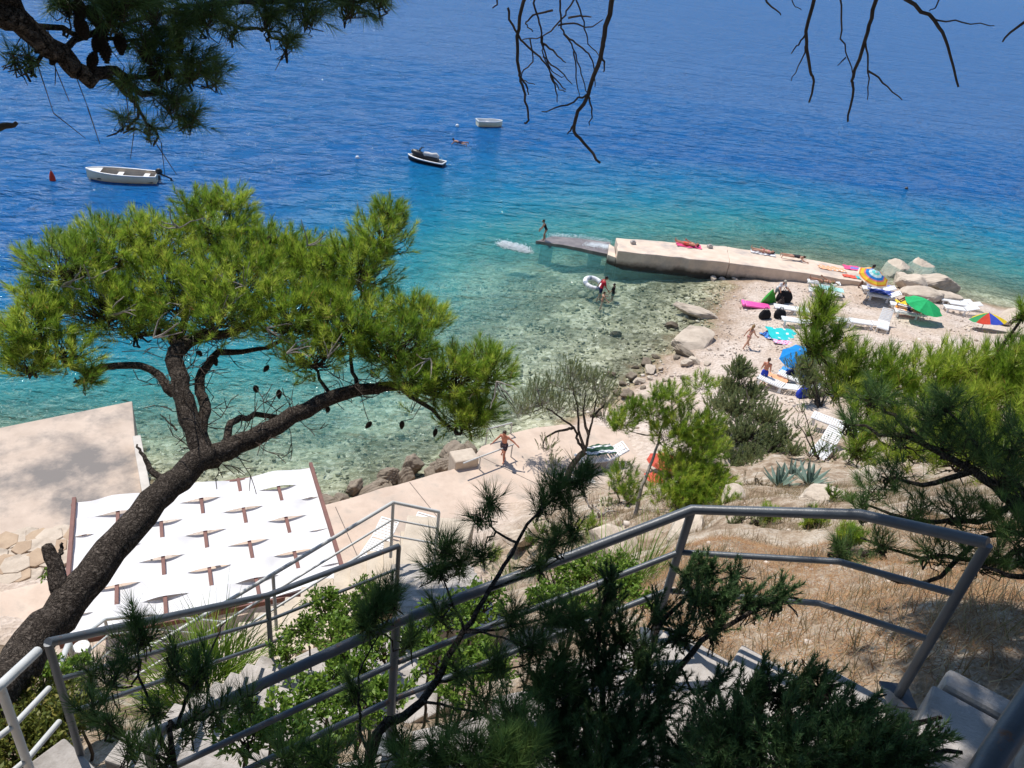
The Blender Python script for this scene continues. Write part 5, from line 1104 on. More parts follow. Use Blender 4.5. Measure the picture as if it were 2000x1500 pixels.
for x, y_, l_ in ((1.25, 1, .5), (-1.85, 1, .42)):
    r_ = min(ro, key=lambda q: abs(q[0][0] - x)); y = max(r_[10][1], r_[2][1]); z_ = r_[10][2]
    MB().box((x, y + .012, z_ + .02), (l_, .008, .07)).build('registration_mark', M_black, bt_)
dg, ro = boat('dinghy', 'small empty white dinghy moored far out, topmost of the three craft', 'boat', 956, 246, heading((932,240),(980,242)), 2.7, 1.35, .50, .2, .12, M_white, .9)
MB().box((-.15, 0, .30), (.3, 1.05, .05)).build('bench', M_white, dg, bevel=.01)
# jet ski
p = at(832, 318, 0); js = thing('jet_ski', 'black and white jet ski floating beyond the pine crown', 'jet ski', (p[0], p[1], .03), heading((873,325),(795,309)))
rr_ = hull_rings(3.3, 1.15, .26, .18, transom=.9, sheer=.5)
b = loft(MB(), rr_); b.add(rr_[0], [tuple(range(13))]); b.build('hull', M_black, js, smooth=True)
b = MB(); m_ = len(rr_); dk = [[(r_[0][0], r_[0][1] * f, r_[0][2] + .10 * (1 - f * f) * (1 if r_[0][0] > 0 else .2)) for f in np.linspace(1, -1, 9)] for r_ in rr_]
loft(b, dk, True).build('deck', M_black, js, smooth=True)
b = MB(); Q = [Vector(r_[-1]) + Vector((0, 0, .02)) for r_ in rr_]; W = [Vector(r_[0]) + Vector((0, 0, .02)) for r_ in rr_]
b.tube(Q, .06, 8).tube(W, .06, 8).tube([Q[0], W[0]], .06, 8).build('bumper', M_white, js, smooth=True)
MB().ell((.66, 0, .58), (.78, .36, .30), 16, 10, Matrix.Rotation(-.28, 3, 'Y')).build('bow_cowl', M_black, js, smooth=True)
MB().ell((1.0, 0, .72), (.40, .24, .14), 14, 8, Matrix.Rotation(-.28, 3, 'Y')).build('hood_panel', M_white, js, smooth=True)
MB().tube([(.2, 0, .74), (-.1, 0, .74), (-.45, 0, .70), (-.9, 0, .80), (-1.05, 0, .72)], [.15, .19, .19, .19, .1], 12).box((-.4, 0, .62), (1.4, .32, .24)).build('seat', cloth('pale_seat', (.62, .60, .58)), js, smooth=True)
MB().box((-.35, 0, .44), (1.5, .46, .34)).build('seat_base', M_black, js, bevel=.03)
MB().tube([(.40, -.40, 1.10), (.48, -.15, 1.18), (.48, .15, 1.18), (.40, .40, 1.10)], .035, 8).tube([(.66, 0, .85), (.48, 0, 1.18)], .07, 8).build('handlebar', M_black, js, smooth=True)
for y in (-.22, .22): MB().box((.72, y * 1.25, .98), (.08, .12, .08)).build('mirror', M_black, js, bevel=.015)
# buoys
def buoy(label, px, py, r_, mt, tall=False):
    p = at(px, py, 0); t = thing('buoy', label, 'buoy', (p[0], p[1], 0))
    if tall: MB().tube([(0, 0, -.2), (0, 0, 0), (0, 0, .25), (0, 0, .5), (0, 0, .62)], [.10, .19, .17, .10, .05], 14).build('body', mt, t, smooth=True); MB().tube([(0, 0, .6), (0, 0, .74)], .03, 8).build('top_eye', M_darkmetal, t)
    else: MB().ell((0, 0, r_ * .35), (r_, r_, r_), 14, 10).build('body', mt, t, smooth=True); MB().tube([(0, 0, r_ * 1.2), (0, 0, r_ * 1.5)], r_ * .15, 8).build('top_eye', M_darkmetal, t)
buoy('red cone buoy left of the moored motorboat', 103, 352, .25, cloth('buoy_red', (.62, .06, .03)), True)
buoy('white ball buoy between the pine crown and the jet ski', 698, 309, .16, M_plastic)
buoy('white ball buoy just left of the far white dinghy', 893, 247, .18, M_plastic)
buoy('small dark ball buoy alone in the turquoise water at the right', 1770, 369, .16, M_darkmetal)

# ---------------------------------------------------------------- loungers, parasols, towels
_L = {}
def lounger(label, px, py, rz, back=0.0, z=None, group='white plastic sun loungers'):
    key = round(back, 2)
    p = on(px, py) if z is None else at(px, py, z)
    if key not in _L:
        t = thing('sun_lounger', label, 'sun lounger', (0, 0, 0), 0, group)
        hx = .25; h_ = .33
        MB().box((-.35, .29, h_ - .02), (1.25, .045, .06)).box((-.35, -.29, h_ - .02), (1.25, .045, .06)).box((-.97, 0, h_ - .02), (.045, .6, .06)).build('frame', M_plastic, t, bevel=.01)
        for x, y in ((-.85, .28), (-.85, -.28), (.2, .28), (.2, -.28)):
            MB().box((x, y, (h_ - .05) / 2), (.16, .045, h_ - .05), taper=.6).build('leg', M_plastic, t, bevel=.008)
        for i in range(13):
            MB().box((-.9 + i * .092, 0, h_ + .014), (.068, .56, .02)).build('slat', M_plastic, t)
        M = Matrix.Rotation(-back, 3, 'Y'); o = Vector((.28, 0, h_))
        bk = MB().box(o + M @ Vector((.36, .28, 0)), (.76, .045, .05), rot=M).box(o + M @ Vector((.36, -.28, 0)), (.76, .045, .05), rot=M).box(o + M @ Vector((.73, 0, 0)), (.05, .6, .05), rot=M).build('backrest', M_plastic, t, bevel=.01)
        for i in range(7): MB().box(o + M @ Vector((.06 + i * .095, 0, .022)), (.07, .52, .02), rot=M).build('slat', M_plastic, bk)
        if back > .1: MB().tube([o + M @ Vector((.5, 0, -.02)), o + Vector((.3, 0, -.3))], .02, 6).build('prop', M_plastic, t)
        _L[key] = t
    else:
        t = copy_tree(_L[key]); t['label'] = label
    t.location = (p[0], p[1], p[2] + .005); t.rotation_euler = (0, 0, rz); return t
HX = heading((1500,600),(1580,612), .8)                 # along the jetty
lounger('white lounger seen side-on behind the two black bags', 1542, 612, HX, 0.0)
lounger('white lounger with the sunbather, closest to the jetty', 1605, 563, HX - .1, .25)
lounger('white lounger with a pale turquoise towel, in front of the jetty sunbather', 1608, 580, HX - .1, 0.0)
lounger('white lounger with dark blue towel under the ring striped parasol, nearer one', 1722, 588, HX - .05, .55)
lounger('white lounger with violet blue towel under the ring striped parasol, farther one', 1712, 575, HX - .05, .45)
lounger('white lounger with orange towel under the green parasol', 1778, 622, HX - .15, .35)
lounger('white lounger with yellow towel behind the orange one', 1768, 608, HX - .15, .1)
lounger('empty white lounger right of the green parasol, nearest of the three', 1872, 612, HX, .35)
lounger('empty white lounger right of the green parasol, middle of the three', 1880, 603, HX, .25)
lounger('empty white lounger right of the green parasol, closest to the sea', 1862, 596, HX, .15)
lounger('empty white lounger just above the right hand pine top, left one', 1645, 636, HX, .0)
lounger('empty white lounger just above the right hand pine top, right one', 1690, 640, HX, .05)
lounger('white lounger with its back raised steeply, left of the orange towel', 1722, 640, HX + 1.2, .95)
lounger('white lounger behind the turquoise chequered towel', 1558, 637, HX, .1)
lounger('white lounger with an orange towel by the blue bag', 1516, 762, HX - .55, .3)
lounger('empty white lounger right of the blue bag by the tamarisk', 1556, 754, HX - .55, .0)
lounger('empty white lounger standing alone on the slope behind the dark boughs', 1630, 842, HX - .45, .2)
lounger('white lounger on the terrace under the pale handrail corner, left one', 735, 1082, 1.15 + .2, .35, 2.0)
lounger('white lounger on the terrace under the pale handrail corner, right one', 808, 1070, 1.15 + .2, .3, 2.0)
lounger('white lounger half hidden behind the tamarisk trunk', 1172, 905, .4, .5, 2.0)
lounger('white lounger in the bushes below the tamarisk trunk', 1160, 972, -.9, .35, 2.0)
lounger('white lounger among bushes below the lone one', 1606, 886, HX + 1.0, .45)
# parasols
def parasol(label, px, py, z, r_, h_, cols, tilt=(0, 0), rings=None, n=8, rz=0.0):
    p = at(px, py, z); base = np.array([p[0], p[1], max(Tz(p[0], p[1]), .2)])
    t = thing('parasol', label, 'parasol', base, rz); H_ = z - base[2]
    MB().tube([(0, 0, -.1), (0, 0, H_ + .05)], .022, 8).build('pole', M_railpale, t, smooth=True)
    M = Matrix.Rotation(tilt[0], 3, 'X') @ Matrix.Rotation(tilt[1], 3, 'Y'); top = Vector((0, 0, H_))
    def P(rad, a, sag=0): return top + M @ Vector((rad * math.cos(a), rad * math.sin(a), -h_ * (rad / r_) ** 1.35 - sag))
    for k in range(n):
        a0, a1 = 6.2832 * k / n, 6.2832 * (k + 1) / n; b = MB(); ms = []; steps = 12; sg = 4; vs = []
        for i in range(steps + 1):
            rad = r_ * i / steps
            for j in range(sg + 1):
                f = j / sg; q = P(rad, a0).lerp(P(rad, a1), f); vs.append(q - M @ Vector((0, 0, .05 * math.sin(math.pi * f) * (i / steps))))
        for i in range(steps):
            for j in range(sg):
                mi = 0
                if rings: mi = int(np.searchsorted([q[0] for q in rings], (i + .5) / steps))
                b.add([vs[i * 5 + j], vs[(i + 1) * 5 + j], vs[(i + 1) * 5 + j + 1], vs[i * 5 + j + 1]], [(0, 1, 2, 3)], mi)
        b.build('canopy_panel', None if rings else cols[k % len(cols)], t, mats=[q[1] for q in rings] if rings else None, smooth=True)
        MB().tube([P(.05, a0) - Vector((0, 0, .03)), P(r_ * .98, a0) - Vector((0, 0, .025))], .008, 5).build('rib', M_darkmetal, t)
    MB().tube([top, top + M @ Vector((0, 0, .09))], [.03, .012], 8).build('finial', M_plastic, t, smooth=True)
    return t
c_ = lambda n_, c: cloth(n_, c, trans=.25)
RB = [(.10, c_('pc_white', (.75, .75, .72))), (.26, c_('pc_aqua', (.16, .62, .60))), (.40, c_('pc_pale', (.62, .78, .76))), (.55, c_('pc_blue', (.03, .22, .60))), (.66, c_('pc_pink', (.75, .20, .22))), (.84, c_('pc_yellow', (.82, .55, .05))), (.93, c_('pc_orange', (.78, .26, .05))), (1.1, c_('pc_cream', (.80, .70, .55)))]
parasol('ring striped parasol in blue, yellow and orange at the jetty end', 1712, 531, 2.75, 1.05, .42, None, (.26, .1), RB, 8)
GR = c_('parasol_green', (.035, .50, .17))
parasol('plain bright green parasol beside the orange lounger', 1812, 586, 2.65, 1.15, .42, [GR], (.12, .12), None, 8, .2)
parasol('red, blue and yellow parasol at the far right of the beach', 1932, 611, 2.5, .98, .45, [c_('pp_red', (.62, .07, .04)), c_('pp_blue', (.05, .09, .52)), c_('pp_yellow', (.80, .60, .03)), c_('pp_green', (.05, .32, .12))], (.25, .05), None, 8, 3.6)
parasol('plain blue parasol by the tamarisk, partly hidden', 1562, 684, 2.6, .95, .42, [c_('parasol_blue', (.02, .28, .72))], (.2, -.3), None, 8)
RD = c_('parasol_red', (.66, .12, .08))
parasol('red parasol hidden behind the slender young pine', 1300, 888, 3.6, .62, .28, [RD], (-.1, 0), None, 8)
# towels lie as thin wrinkled sheets
def towel(label, px, py, L_, W_, rz, mt, z=None, lift=.01, mats=None, chk=None):
    p = on(px, py) if z is None else at(px, py, z); t = thing('towel', label, 'towel', (p[0], p[1], p[2] + lift), rz); n_, m_ = 17, 9
    ph = random.uniform(0, 6); vs = [(L_ * (i / (n_ - 1) - .5) + .02 * math.sin(j * 1.3 + ph), W_ * (j / (m_ - 1) - .5) + .03 * math.sin(i * .7 + ph), .022 + .018 * math.sin(i * 1.7 + j * 1.1 + ph) + .012 * math.sin(i * .6 - j * 2)) for i in range(n_) for j in range(m_)]
    b = MB(); nv_ = len(vs); vs2 = [(x, y, z_ - .012) for x, y, z_ in vs]; b.v = vs + vs2
    for i in range(n_ - 1):
        for j in range(m_ - 1):
            f = (i * m_ + j, (i + 1) * m_ + j, (i + 1) * m_ + j + 1, i * m_ + j + 1); q = chk(i, j) if chk else 0
            b.f += [f, tuple(reversed([v + nv_ for v in f]))]; b.mi += [q, q]
    for a in range(n_ - 1):
        for e in (0, m_ - 1): b.f.append((a * m_ + e, (a + 1) * m_ + e, (a + 1) * m_ + e + nv_, a * m_ + e + nv_)); b.mi.append(0)
    b.build('sheet', None if mats else mt, t, mats=mats, smooth=True); return t
PK, WH = cloth('towel_pink', (.80, .10, .25)), cloth('towel_white', (.74, .74, .76))
TQ, DB, VI = cloth('towel_turquoise', (.03, .52, .52)), cloth('towel_dark_blue', (.03, .06, .24)), cloth('towel_violet', (.20, .22, .55))
OR_, YE, RE_ = cloth('towel_orange', (.85, .30, .03)), cloth('towel_yellow', (.85, .58, .04)), cloth('towel_red', (.72, .12, .08))
PT = cloth('towel_pale_turquoise', (.42, .72, .72)); SB = cloth('towel_sky_blue', (.08, .34, .78)); SA = cloth('towel_salmon', (.85, .42, .24))
towel('pink towel under the sunbather on the jetty middle', 1345, 480, 1.7, .8, 0.02, PK, ZJ)
towel('thin pale towel under the fair sunbather on the jetty', 1490, 495, 1.7, .6, -.1, WH, ZJ)
towel('salmon patterned towel lying on the jetty near the beach end', 1625, 525, 1.8, .75, -.06, None, ZJ, mats=[SA, WH], chk=lambda i, j: int((i * 3 + j * 5) % 7 == 0))
towel('pink and violet towel on the jetty beside the ring striped parasol', 1672, 525, 1.7, .8, -.06, None, ZJ, mats=[PK, VI], chk=lambda i, j: int(3 < i < 11 and 1 < j < 6))
towel('small red and turquoise towel on the jetty edge', 1665, 541, 1.3, .5, -.06, None, ZJ, mats=[RE_, TQ], chk=lambda i, j: int(i > 10))
towel('pale turquoise towel hanging over the lounger in front of the jetty', 1620, 575, 1.5, .7, HX - .1, PT, lift=.38)
towel('dark blue patterned towel on the nearer lounger under the ring striped parasol', 1718, 583, 1.7, .75, HX - .05, None, lift=.45, mats=[DB, VI], chk=lambda i, j: int((i * 2 + j * 3) % 5 == 0))
towel('violet blue towel on the farther lounger under the ring striped parasol', 1712, 570, 1.7, .7, HX - .05, None, lift=.42, mats=[VI, WH], chk=lambda i, j: int((i + j * 3) % 6 == 0))
towel('orange towel on the lounger under the green parasol', 1772, 617, 1.6, .65, HX - .15, OR_, lift=.38)
towel('yellow towel on the lounger behind the orange one', 1764, 603, 1.2, .6, HX - .15, YE, lift=.38)
towel('turquoise and white chequered towel on the beach', 1540, 656, 2.3, 1.5, HX + .05, None, mats=[TQ, WH], chk=lambda i, j: int(i % 4 == 3 and j % 3 == 1))
towel('crumpled dark blue and white towel left of the chequered one', 1505, 657, .9, .9, .5, None, mats=[DB, SB], chk=lambda i, j: int((i + 2 * j) % 5 < 2))
towel('crumpled sky blue towel between the dark blue and the chequered one', 1517, 662, .8, .7, .9, None, mats=[SB, VI, WH], chk=lambda i, j: (i + j) % 3)
towel('pink towel lying at the top of the chequered one', 1514, 648, .8, .35, .1, PK, lift=.05)
towel('lilac and white towel below the chequered one', 1535, 671, 1.4, .5, HX, None, mats=[cloth('towel_lilac', (.60, .45, .72)), WH, PK], chk=lambda i, j: (i * 2 + j) % 3)
towel('sky blue towel beside the lounger by the blue parasol', 1553, 734, 1.5, .8, HX - .5, SB, lift=.05)
towel('pale orange towel on the lounger by the blue bag', 1512, 752, 1.1, .5, HX - .55, SA, lift=.40)
towel('green and white cloth over the lounger behind the tamarisk trunk', 1165, 900, 1.2, .6, .4, None, 2.0, .5, [cloth('cloth_dark_green', (.04, .10, .06)), WH], lambda i, j: int(j in (1, 2, 6)))
towel('red cloth hanging among the branches of the slender young pine', 1278, 935, .5, .5, .3, RE_, 4.0)
towel('small red cloth below the red parasol', 1290, 955, .6, .3, .1, RE_, 3.4)
# pink air mattress
p = on(1480, 599); t = thing('air_mattress', 'bright pink inflatable mattress on the pebbles', 'air mattress', p, HX)
PI_ = mat('pink_vinyl', (.90, .14, .45), (.82, .10, .38), 3, .3, 0, None, .5)
for k in range(6): MB().cap((-.75, -.30 + k * .12, .08), (.65, -.30 + k * .12, .08), .068, .068, 10).build('tube', PI_, t, smooth=True)
MB().cap((-.9, -.28, .1), (-.9, .28, .1), .11, .11, 10).build('pillow', PI_, t, smooth=True)
# green triangular float
p = on(1500, 592); t = thing('inflatable_float', 'green triangular inflatable standing on the beach beside the pink mattress', 'float', p, .3)
GF = mat('green_vinyl', (.05, .38, .03), (.03, .26, .02), 5, .35, .1, 20, .5)
MB().prism([(-.5, -.07), (.5, -.07), (.5, .07), (-.5, .07)], 0, .02).build('base', GF, t)
b = MB(); n_ = 9; TRI = [(-.55, 0), (.55, .02), (.05, .95)]; vs = []
for s_ in (-1, 1):
    for i in range(n_):
        for j in range(n_ - i):
            u_, v_ = i / (n_ - 1), j / (n_ - 1); w_ = 1 - u_ - v_; vs.append((TRI[0][0] * w_ + TRI[1][0] * u_ + TRI[2][0] * v_, s_ * (.04 + .5 * u_ * v_ + .5 * u_ * w_ + .5 * v_ * w_) * .5, TRI[0][1] * w_ + TRI[1][1] * u_ + TRI[2][1] * v_))
idx_ = {}; c0 = 0
for i in range(n_):
    for j in range(n_ - i): idx_[(i, j)] = c0; c0 += 1
fs = []
for i in range(n_ - 1):
    for j in range(n_ - 1 - i):
        for o_, fl_ in ((0, False), (c0, True)):
            f = (idx_[(i, j)] + o_, idx_[(i + 1, j)] + o_, idx_[(i, j + 1)] + o_); fs.append(f[::-1] if fl_ else f)
            if (i + 1, j + 1) in idx_:
                f = (idx_[(i + 1, j)] + o_, idx_[(i + 1, j + 1)] + o_, idx_[(i, j + 1)] + o_); fs.append(f[::-1] if fl_ else f)
ed = [[(i, 0) for i in range(n_)], [(0, j) for j in range(n_)], [(i, n_ - 1 - i) for i in range(n_)]]
for E_ in ed:
    for a, c in zip(E_[:-1], E_[1:]): fs.append((idx_[a], idx_[c], idx_[c] + c0, idx_[a] + c0))
b.add(vs, fs).build('sail_body', GF, t, smooth=True)
# bags
def bag(label, px, py, s_, mt, rz=0.0, handles=True, lift=0):
    p = on(px, py); t = thing('beach_bag', label, 'bag', (p[0], p[1], p[2] + lift), rz); b = MB(); rg = []
    for k in range(7):
        f = k / 6; w_ = s_ * (.5 + .12 * math.sin(math.pi * f) - .14 * f); d_ = s_ * (.30 + .10 * math.sin(math.pi * f) - .18 * f)
        rg.append([(w_ * math.copysign(abs(math.cos(a)) ** .6, math.cos(a)) * (1 + .04 * math.sin(5 * a + k)), d_ * math.copysign(abs(math.sin(a)) ** .6, math.sin(a)), s_ * .85 * f) for a in np.linspace(0, 6.2832, 17)])
    loft(b, rg); b.add(rg[-1][:-1], [tuple(range(16))]); b.add(rg[0][:-1], [tuple(reversed(range(16)))]); b.build('body', mt, t, smooth=True)
    if handles:
        for y in (-.1, .1): MB().tube([(-.2 * s_, y * s_, .8 * s_), (-.13 * s_, y * s_, 1.08 * s_), (.13 * s_, y * s_, 1.08 * s_), (.2 * s_, y * s_, .8 * s_)], .018, 6).build('handle', mt, t, smooth=True)
M_blackcloth = cloth('black_canvas', (.02, .02, .022)); M_bluecloth = cloth('blue_canvas', (.03, .06, .45)); M_navy = cloth('navy_canvas', (.015, .02, .07))
bag('black bag on the pebbles left of the side-on lounger', 1492, 622, .62, M_blackcloth, .3)
bag('black bag standing against the side-on lounger', 1521, 622, .62, M_blackcloth, -.2)
bag('large black bag behind the person in the white shirt', 1529, 590, .85, M_blackcloth, .2)
bag('round bright blue bag near the lounger with the pale orange towel', 1565, 776, .55, M_bluecloth, .4)
bag('small navy bag on the empty lounger by the tamarisk', 1537, 748, .42, M_navy, .4, lift=.34)
bag('flat dark cloth bag on the sand under the large black bag', 1523, 598, .55, cloth('brown_canvas', (.06, .045, .04)), 1.0)
# swim ring
p = at(1158, 556, .0); t = thing('swim_ring', 'white and grey inflatable ring floating beside the man in red', 'swim ring', (p[0], p[1], .1), .3, rot=(.25, .1, .3))
for k in range(16):
    a = [6.2832 * (k + f) / 16 for f in (0, .5, 1)]; MB().tube([(.52 * math.cos(q), .52 * math.sin(q), 0) for q in a], .15, 12).build('segment', M_plastic if k % 4 else cloth('ring_grey', (.35, .40, .46)), t, smooth=True)
# tables and chairs under the canopy edge
def table(label, p, rz):
    t = thing('cafe_table', label, 'table', p, rz); MB().box((0, 0, .73), (.8, .8, .04)).build('table_top', cloth('table_wood', (.40, .32, .24)), t, bevel=.01)
    for x in (-.32, .32):
        for y in (-.32, .32): MB().box((x, y, .355), (.05, .05, .71)).build('leg', M_darkmetal, t)
def chair(label, p, rz, mt):
    t = thing('cafe_chair', label, 'chair', p, rz, 'chairs under the shade canopy'); MB().box((0, 0, .45), (.46, .46, .04)).build('seat', mt, t, bevel=.012)
    MB().box((-.22, 0, .72), (.035, .44, .34), rot=Matrix.Rotation(-.14, 3, 'Y')).build('backrest', mt, t, bevel=.012)
    for x in (-.2, .2):
        for y in (-.2, .2): MB().box((x, y, .215), (.04, .04, .43)).build('leg', mt, t)
    for y in (-.24, .24): MB().tube([(-.2, y, .66), (.2, y, .66), (.2, y, .44)], .016, 6).build('armrest', mt, t)
RZp = math.atan2(U[1], U[0])
def pg_at(u_, v_): q = BL + U * u_ + Vv * v_; return (q[0], q[1], 2.004)
table('square cafe table under the lower canopy edge, near its middle', pg_at(3.6, -.15), RZp); table('square cafe table under the lower canopy edge, towards its right end', pg_at(5.0, -.1), RZp)
for k, (u_, v_, a, mt, lb) in enumerate(((3.0, -.2, 0, M_darkmetal, 'dark cafe chair left of the middle table under the canopy edge'), (3.6, -.75, 1.57, M_darkmetal, 'dark cafe chair in front of the middle table'), (4.35, -.15, 3.14, M_plastic, 'white cafe chair between the two tables'), (5.6, -.2, 3.14, M_darkmetal, 'dark cafe chair at the right end under the canopy edge'), (5.0, -.65, 1.57, M_plastic, 'white cafe chair in front of the right table'))):
    chair(lb, pg_at(u_, v_), RZp + a, mt)
# flagstones in front of the canopy
fs_ = thing('flagstone_patch', 'brown flagstone paving in front of the lower canopy edge', 'paving', (*pg_at(2, -.8)[:2], 2.0), 0)
for i in range(60):
    u_, v_ = -.2 + (i % 12) * .42 + random.uniform(-.08, .08), -1.9 + (i // 12) * .44 + random.uniform(-.06, .06); c = BL + U * u_ + Vv * v_; n_ = random.randint(5, 7); r0 = random.uniform(.18, .235)
    MB().prism([(c[0] + r0 * math.cos(6.283 * j / n_ + i) * random.uniform(.85, 1.12), c[1] + r0 * math.sin(6.283 * j / n_ + i) * random.uniform(.85, 1.12)) for j in range(n_)], 1.99, 2.02 + random.uniform(0, .015)).build('flagstone', M_flag, fs_, True)
# round lamp post top beside the trunk foot
p = far(160, 1268, 8.3); t = thing('pipe_post', 'short pale pipe post with round cap beside the pine trunk', 'post', p - np.array([0, 0, .9]))
MB().tube([(0, 0, 0), (0, 0, .9)], .055, 14).build('pipe', M_railpale, t, smooth=True); MB().tube([(0, 0, .88), (0, 0, .94)], [.075, .07], 16).build('cap', M_railpale, t, smooth=True)

# ---------------------------------------------------------------- people
SK = {'fair': mat('skin_fair', (.56, .32, .22), (.50, .27, .18), 12, .55, .05, 60, .35), 'tan': mat('skin_tan', (.40, .20, .12), (.34, .165, .10), 12, .55, .05, 60, .35), 'dark': mat('skin_deep_tan', (.20, .10, .062), (.16, .08, .05), 12, .55, .05, 60, .35), 'red': mat('skin_reddened', (.52, .22, .14), (.46, .18, .11), 12, .55, .05, 60, .35)}
HAIR = {'black': mat('hair_black', (.012, .010, .009), (.006, .005, .005), 60, .5, .3, 90), 'brown': mat('hair_brown', (.06, .032, .018), (.035, .02, .012), 60, .5, .3, 90), 'blond': mat('hair_blond', (.38, .24, .11), (.26, .16, .07), 60, .5, .3, 90)}
def remeshed(b, vox, name):
    me = bpy.data.meshes.new(name); me.from_pydata(b.v, [], b.f); o = bpy.data.objects.new(name, me); COL.objects.link(o)
    md = o.modifiers.new('r', 'REMESH'); md.mode = 'VOXEL'; md.voxel_size = vox; md.use_smooth_shade = True
    sm_ = o.modifiers.new('s', 'SMOOTH'); sm_.factor = .5; sm_.iterations = 2
    dg_ = bpy.context.evaluated_depsgraph_get(); out = bpy.data.meshes.new_from_object(o.evaluated_get(dg_)); out.name = name
    bpy.data.objects.remove(o); bpy.data.meshes.remove(me); return out
def person(label, loc, rz, h, pose, skin, hair, wear=(), lie=None, longhair=False, spread=.12):
    """facing +X; pose angles in degrees"""
    g = lambda k, d=0.0: R(pose.get(k, d))
    lean = g('lean'); tv = Vector((math.sin(lean), 0, math.cos(lean))); fv = Vector((math.cos(lean), 0, -math.sin(lean))); J = {}
    pel = Vector((0, 0, 0)); chest = pel + tv * .21 * h; neck = pel + tv * .29 * h
    hl = lean + g('head'); hv = Vector((math.sin(hl), 0, math.cos(hl))); hf = Vector((math.cos(hl), 0, -math.sin(hl))); head = neck + hv * .115 * h
    M_t = Matrix((fv, Vector((0, 1, 0)), tv)).transposed(); M_h = Matrix((hf, Vector((0, 1, 0)), hv)).transposed()
    legs, arms = {}, {}
    for s_, q in ((1, 'L'), (-1, 'R')):
        th, kn, ab = g('th' + q), g('kn' + q), g('sp' + q, 4)
        dv = lambda a: Vector((math.sin(a) * math.cos(ab), s_ * math.sin(ab), -math.cos(a) * math.cos(ab)))
        hip = pel + Vector((0, s_ * .052 * h, -.02 * h)); knee = hip + dv(th) * .235 * h; ank = knee + dv(th - kn) * .235 * h; fa = th - kn + R(90) + g('ft' + q); toe = ank + Vector((math.sin(fa), s_ * .15, -math.cos(fa))) * .10 * h
        legs[q] = (hip, knee, ank, toe)
        sh, sa, el = lean * -.0 + g('sh' + q), g('ab' + q, 10), g('el' + q, 12)
        d1 = Vector((math.sin(sh) * math.cos(sa), s_ * math.sin(sa), -math.cos(sh) * math.cos(sa))); d2 = Vector((math.sin(sh + el) * math.cos(sa), s_ * math.sin(sa) * .8, -math.cos(sh + el) * math.cos(sa)))
        shd = neck - tv * .025 * h + Vector((0, s_ * .098 * h, 0)); elb = shd + d1 * .165 * h; wr = elb + d2 * .14 * h; arms[q] = (shd, elb, wr, d2.normalized())
    b = MB()
    b.ell(pel, (.062 * h, .088 * h, .07 * h), 14, 10, M_t); b.ell(pel + tv * .10 * h, (.055 * h, .074 * h, .09 * h), 14, 10, M_t); b.ell(chest, (.066 * h, .092 * h, .105 * h), 14, 10, M_t)
    b.cap(arms['L'][0], arms['R'][0], .04 * h, .04 * h); b.cap(neck - tv * .02 * h, head - hv * .03 * h, .033 * h, .03 * h)
    b.ell(head, (.058 * h, .046 * h, .068 * h), 14, 10, M_h); b.ell(head + hf * .045 * h - hv * .035 * h, (.022 * h, .028 * h, .022 * h), 10, 8, M_h); b.cap(head + hf * .055 * h + hv * .008 * h, head + hf * .068 * h - hv * .012 * h, .008 * h, .010 * h, 8)
    for s_ in (1, -1): b.ell(head + Vector((0, s_ * .047 * h, 0)) - hv * .005 * h, (.012 * h, .007 * h, .018 * h), 8, 6, M_h)
    for q in 'LR':
        hip, knee, ank, toe = legs[q]; b.cap(hip, knee, .052 * h, .033 * h); b.cap(knee, knee.lerp(ank, .35), .033 * h, .035 * h); b.cap(knee.lerp(ank, .35), ank, .035 * h, .021 * h); b.cap(ank - Vector((0, 0, .0)), toe, .022 * h, .016 * h)
        shd, elb, wr, d2 = arms[q]; b.cap(shd, elb, .031 * h, .024 * h); b.cap(elb, wr, .025 * h, .016 * h)
        s_ = 1 if q == 'L' else -1; sd = Vector((0, s_, 0)); sd = (sd - d2 * sd.dot(d2)).normalized(); nr = d2.cross(sd).normalized(); pc = wr + d2 * .028 * h
        b.ell(pc, (.012 * h, .026 * h, .036 * h), 10, 8, Matrix((sd, nr, d2)).transposed())
        for f, L_ in enumerate((.042, .048, .045, .036)):
            o_ = pc + d2 * .024 * h + nr * ((f - 1.5) * .0145 * h); kx = o_ + (d2 + nr * (f - 1.5) * .10).normalized() * L_ * h * .55; b.cap(o_, kx, .0068 * h, .006 * h, 6); b.cap(kx, kx + (d2 - sd * .35 + nr * (f - 1.5) * .08).normalized() * L_ * h * .45, .006 * h, .005 * h, 6)
        o_ = wr + d2 * .016 * h - nr * .022 * h; b.cap(o_, o_ + (d2 - nr * .8).normalized() * .034 * h, .0075 * h, .006 * h, 6)
    M_l = Matrix.Identity(3)
    if lie == 'back': M_l = Matrix.Rotation(R(-90), 3, 'Y')
    if lie == 'front': M_l = Matrix.Rotation(R(90), 3, 'Y')
    lift = -min((M_l @ Vector(v)).z for v in b.v)
    def place(bb): bb.v = [tuple((M_l @ Vector(v)) + Vector((0, 0, lift))) for v in bb.v]; return bb
    fixp = pose.get('pivot', 'feet')
    t = thing('person', label, 'person', loc, rz); vox = .0062 * h
    link('body', remeshed(place(b), vox, 'body'), SK[skin], t, True)
    hb = MB(); hb.ell(head - hf * .012 * h + hv * .014 * h, (.060 * h, .053 * h, .066 * h), 14, 10, M_h)
    if longhair: hb.cap(head - hf * .045 * h, head - hf * .07 * h - hv * .14 * h, .042 * h, .022 * h)
    link('hair', remeshed(place(hb), vox, 'hair'), HAIR[hair], t, True)
    for s_ in (1, -1): place(MB().ell(head + hf * .0535 * h + hv * .002 * h + Vector((0, s_ * .019 * h, 0)), (.005 * h, .008 * h, .005 * h), 8, 6, M_h)).build('eye', M_black, t, smooth=True)
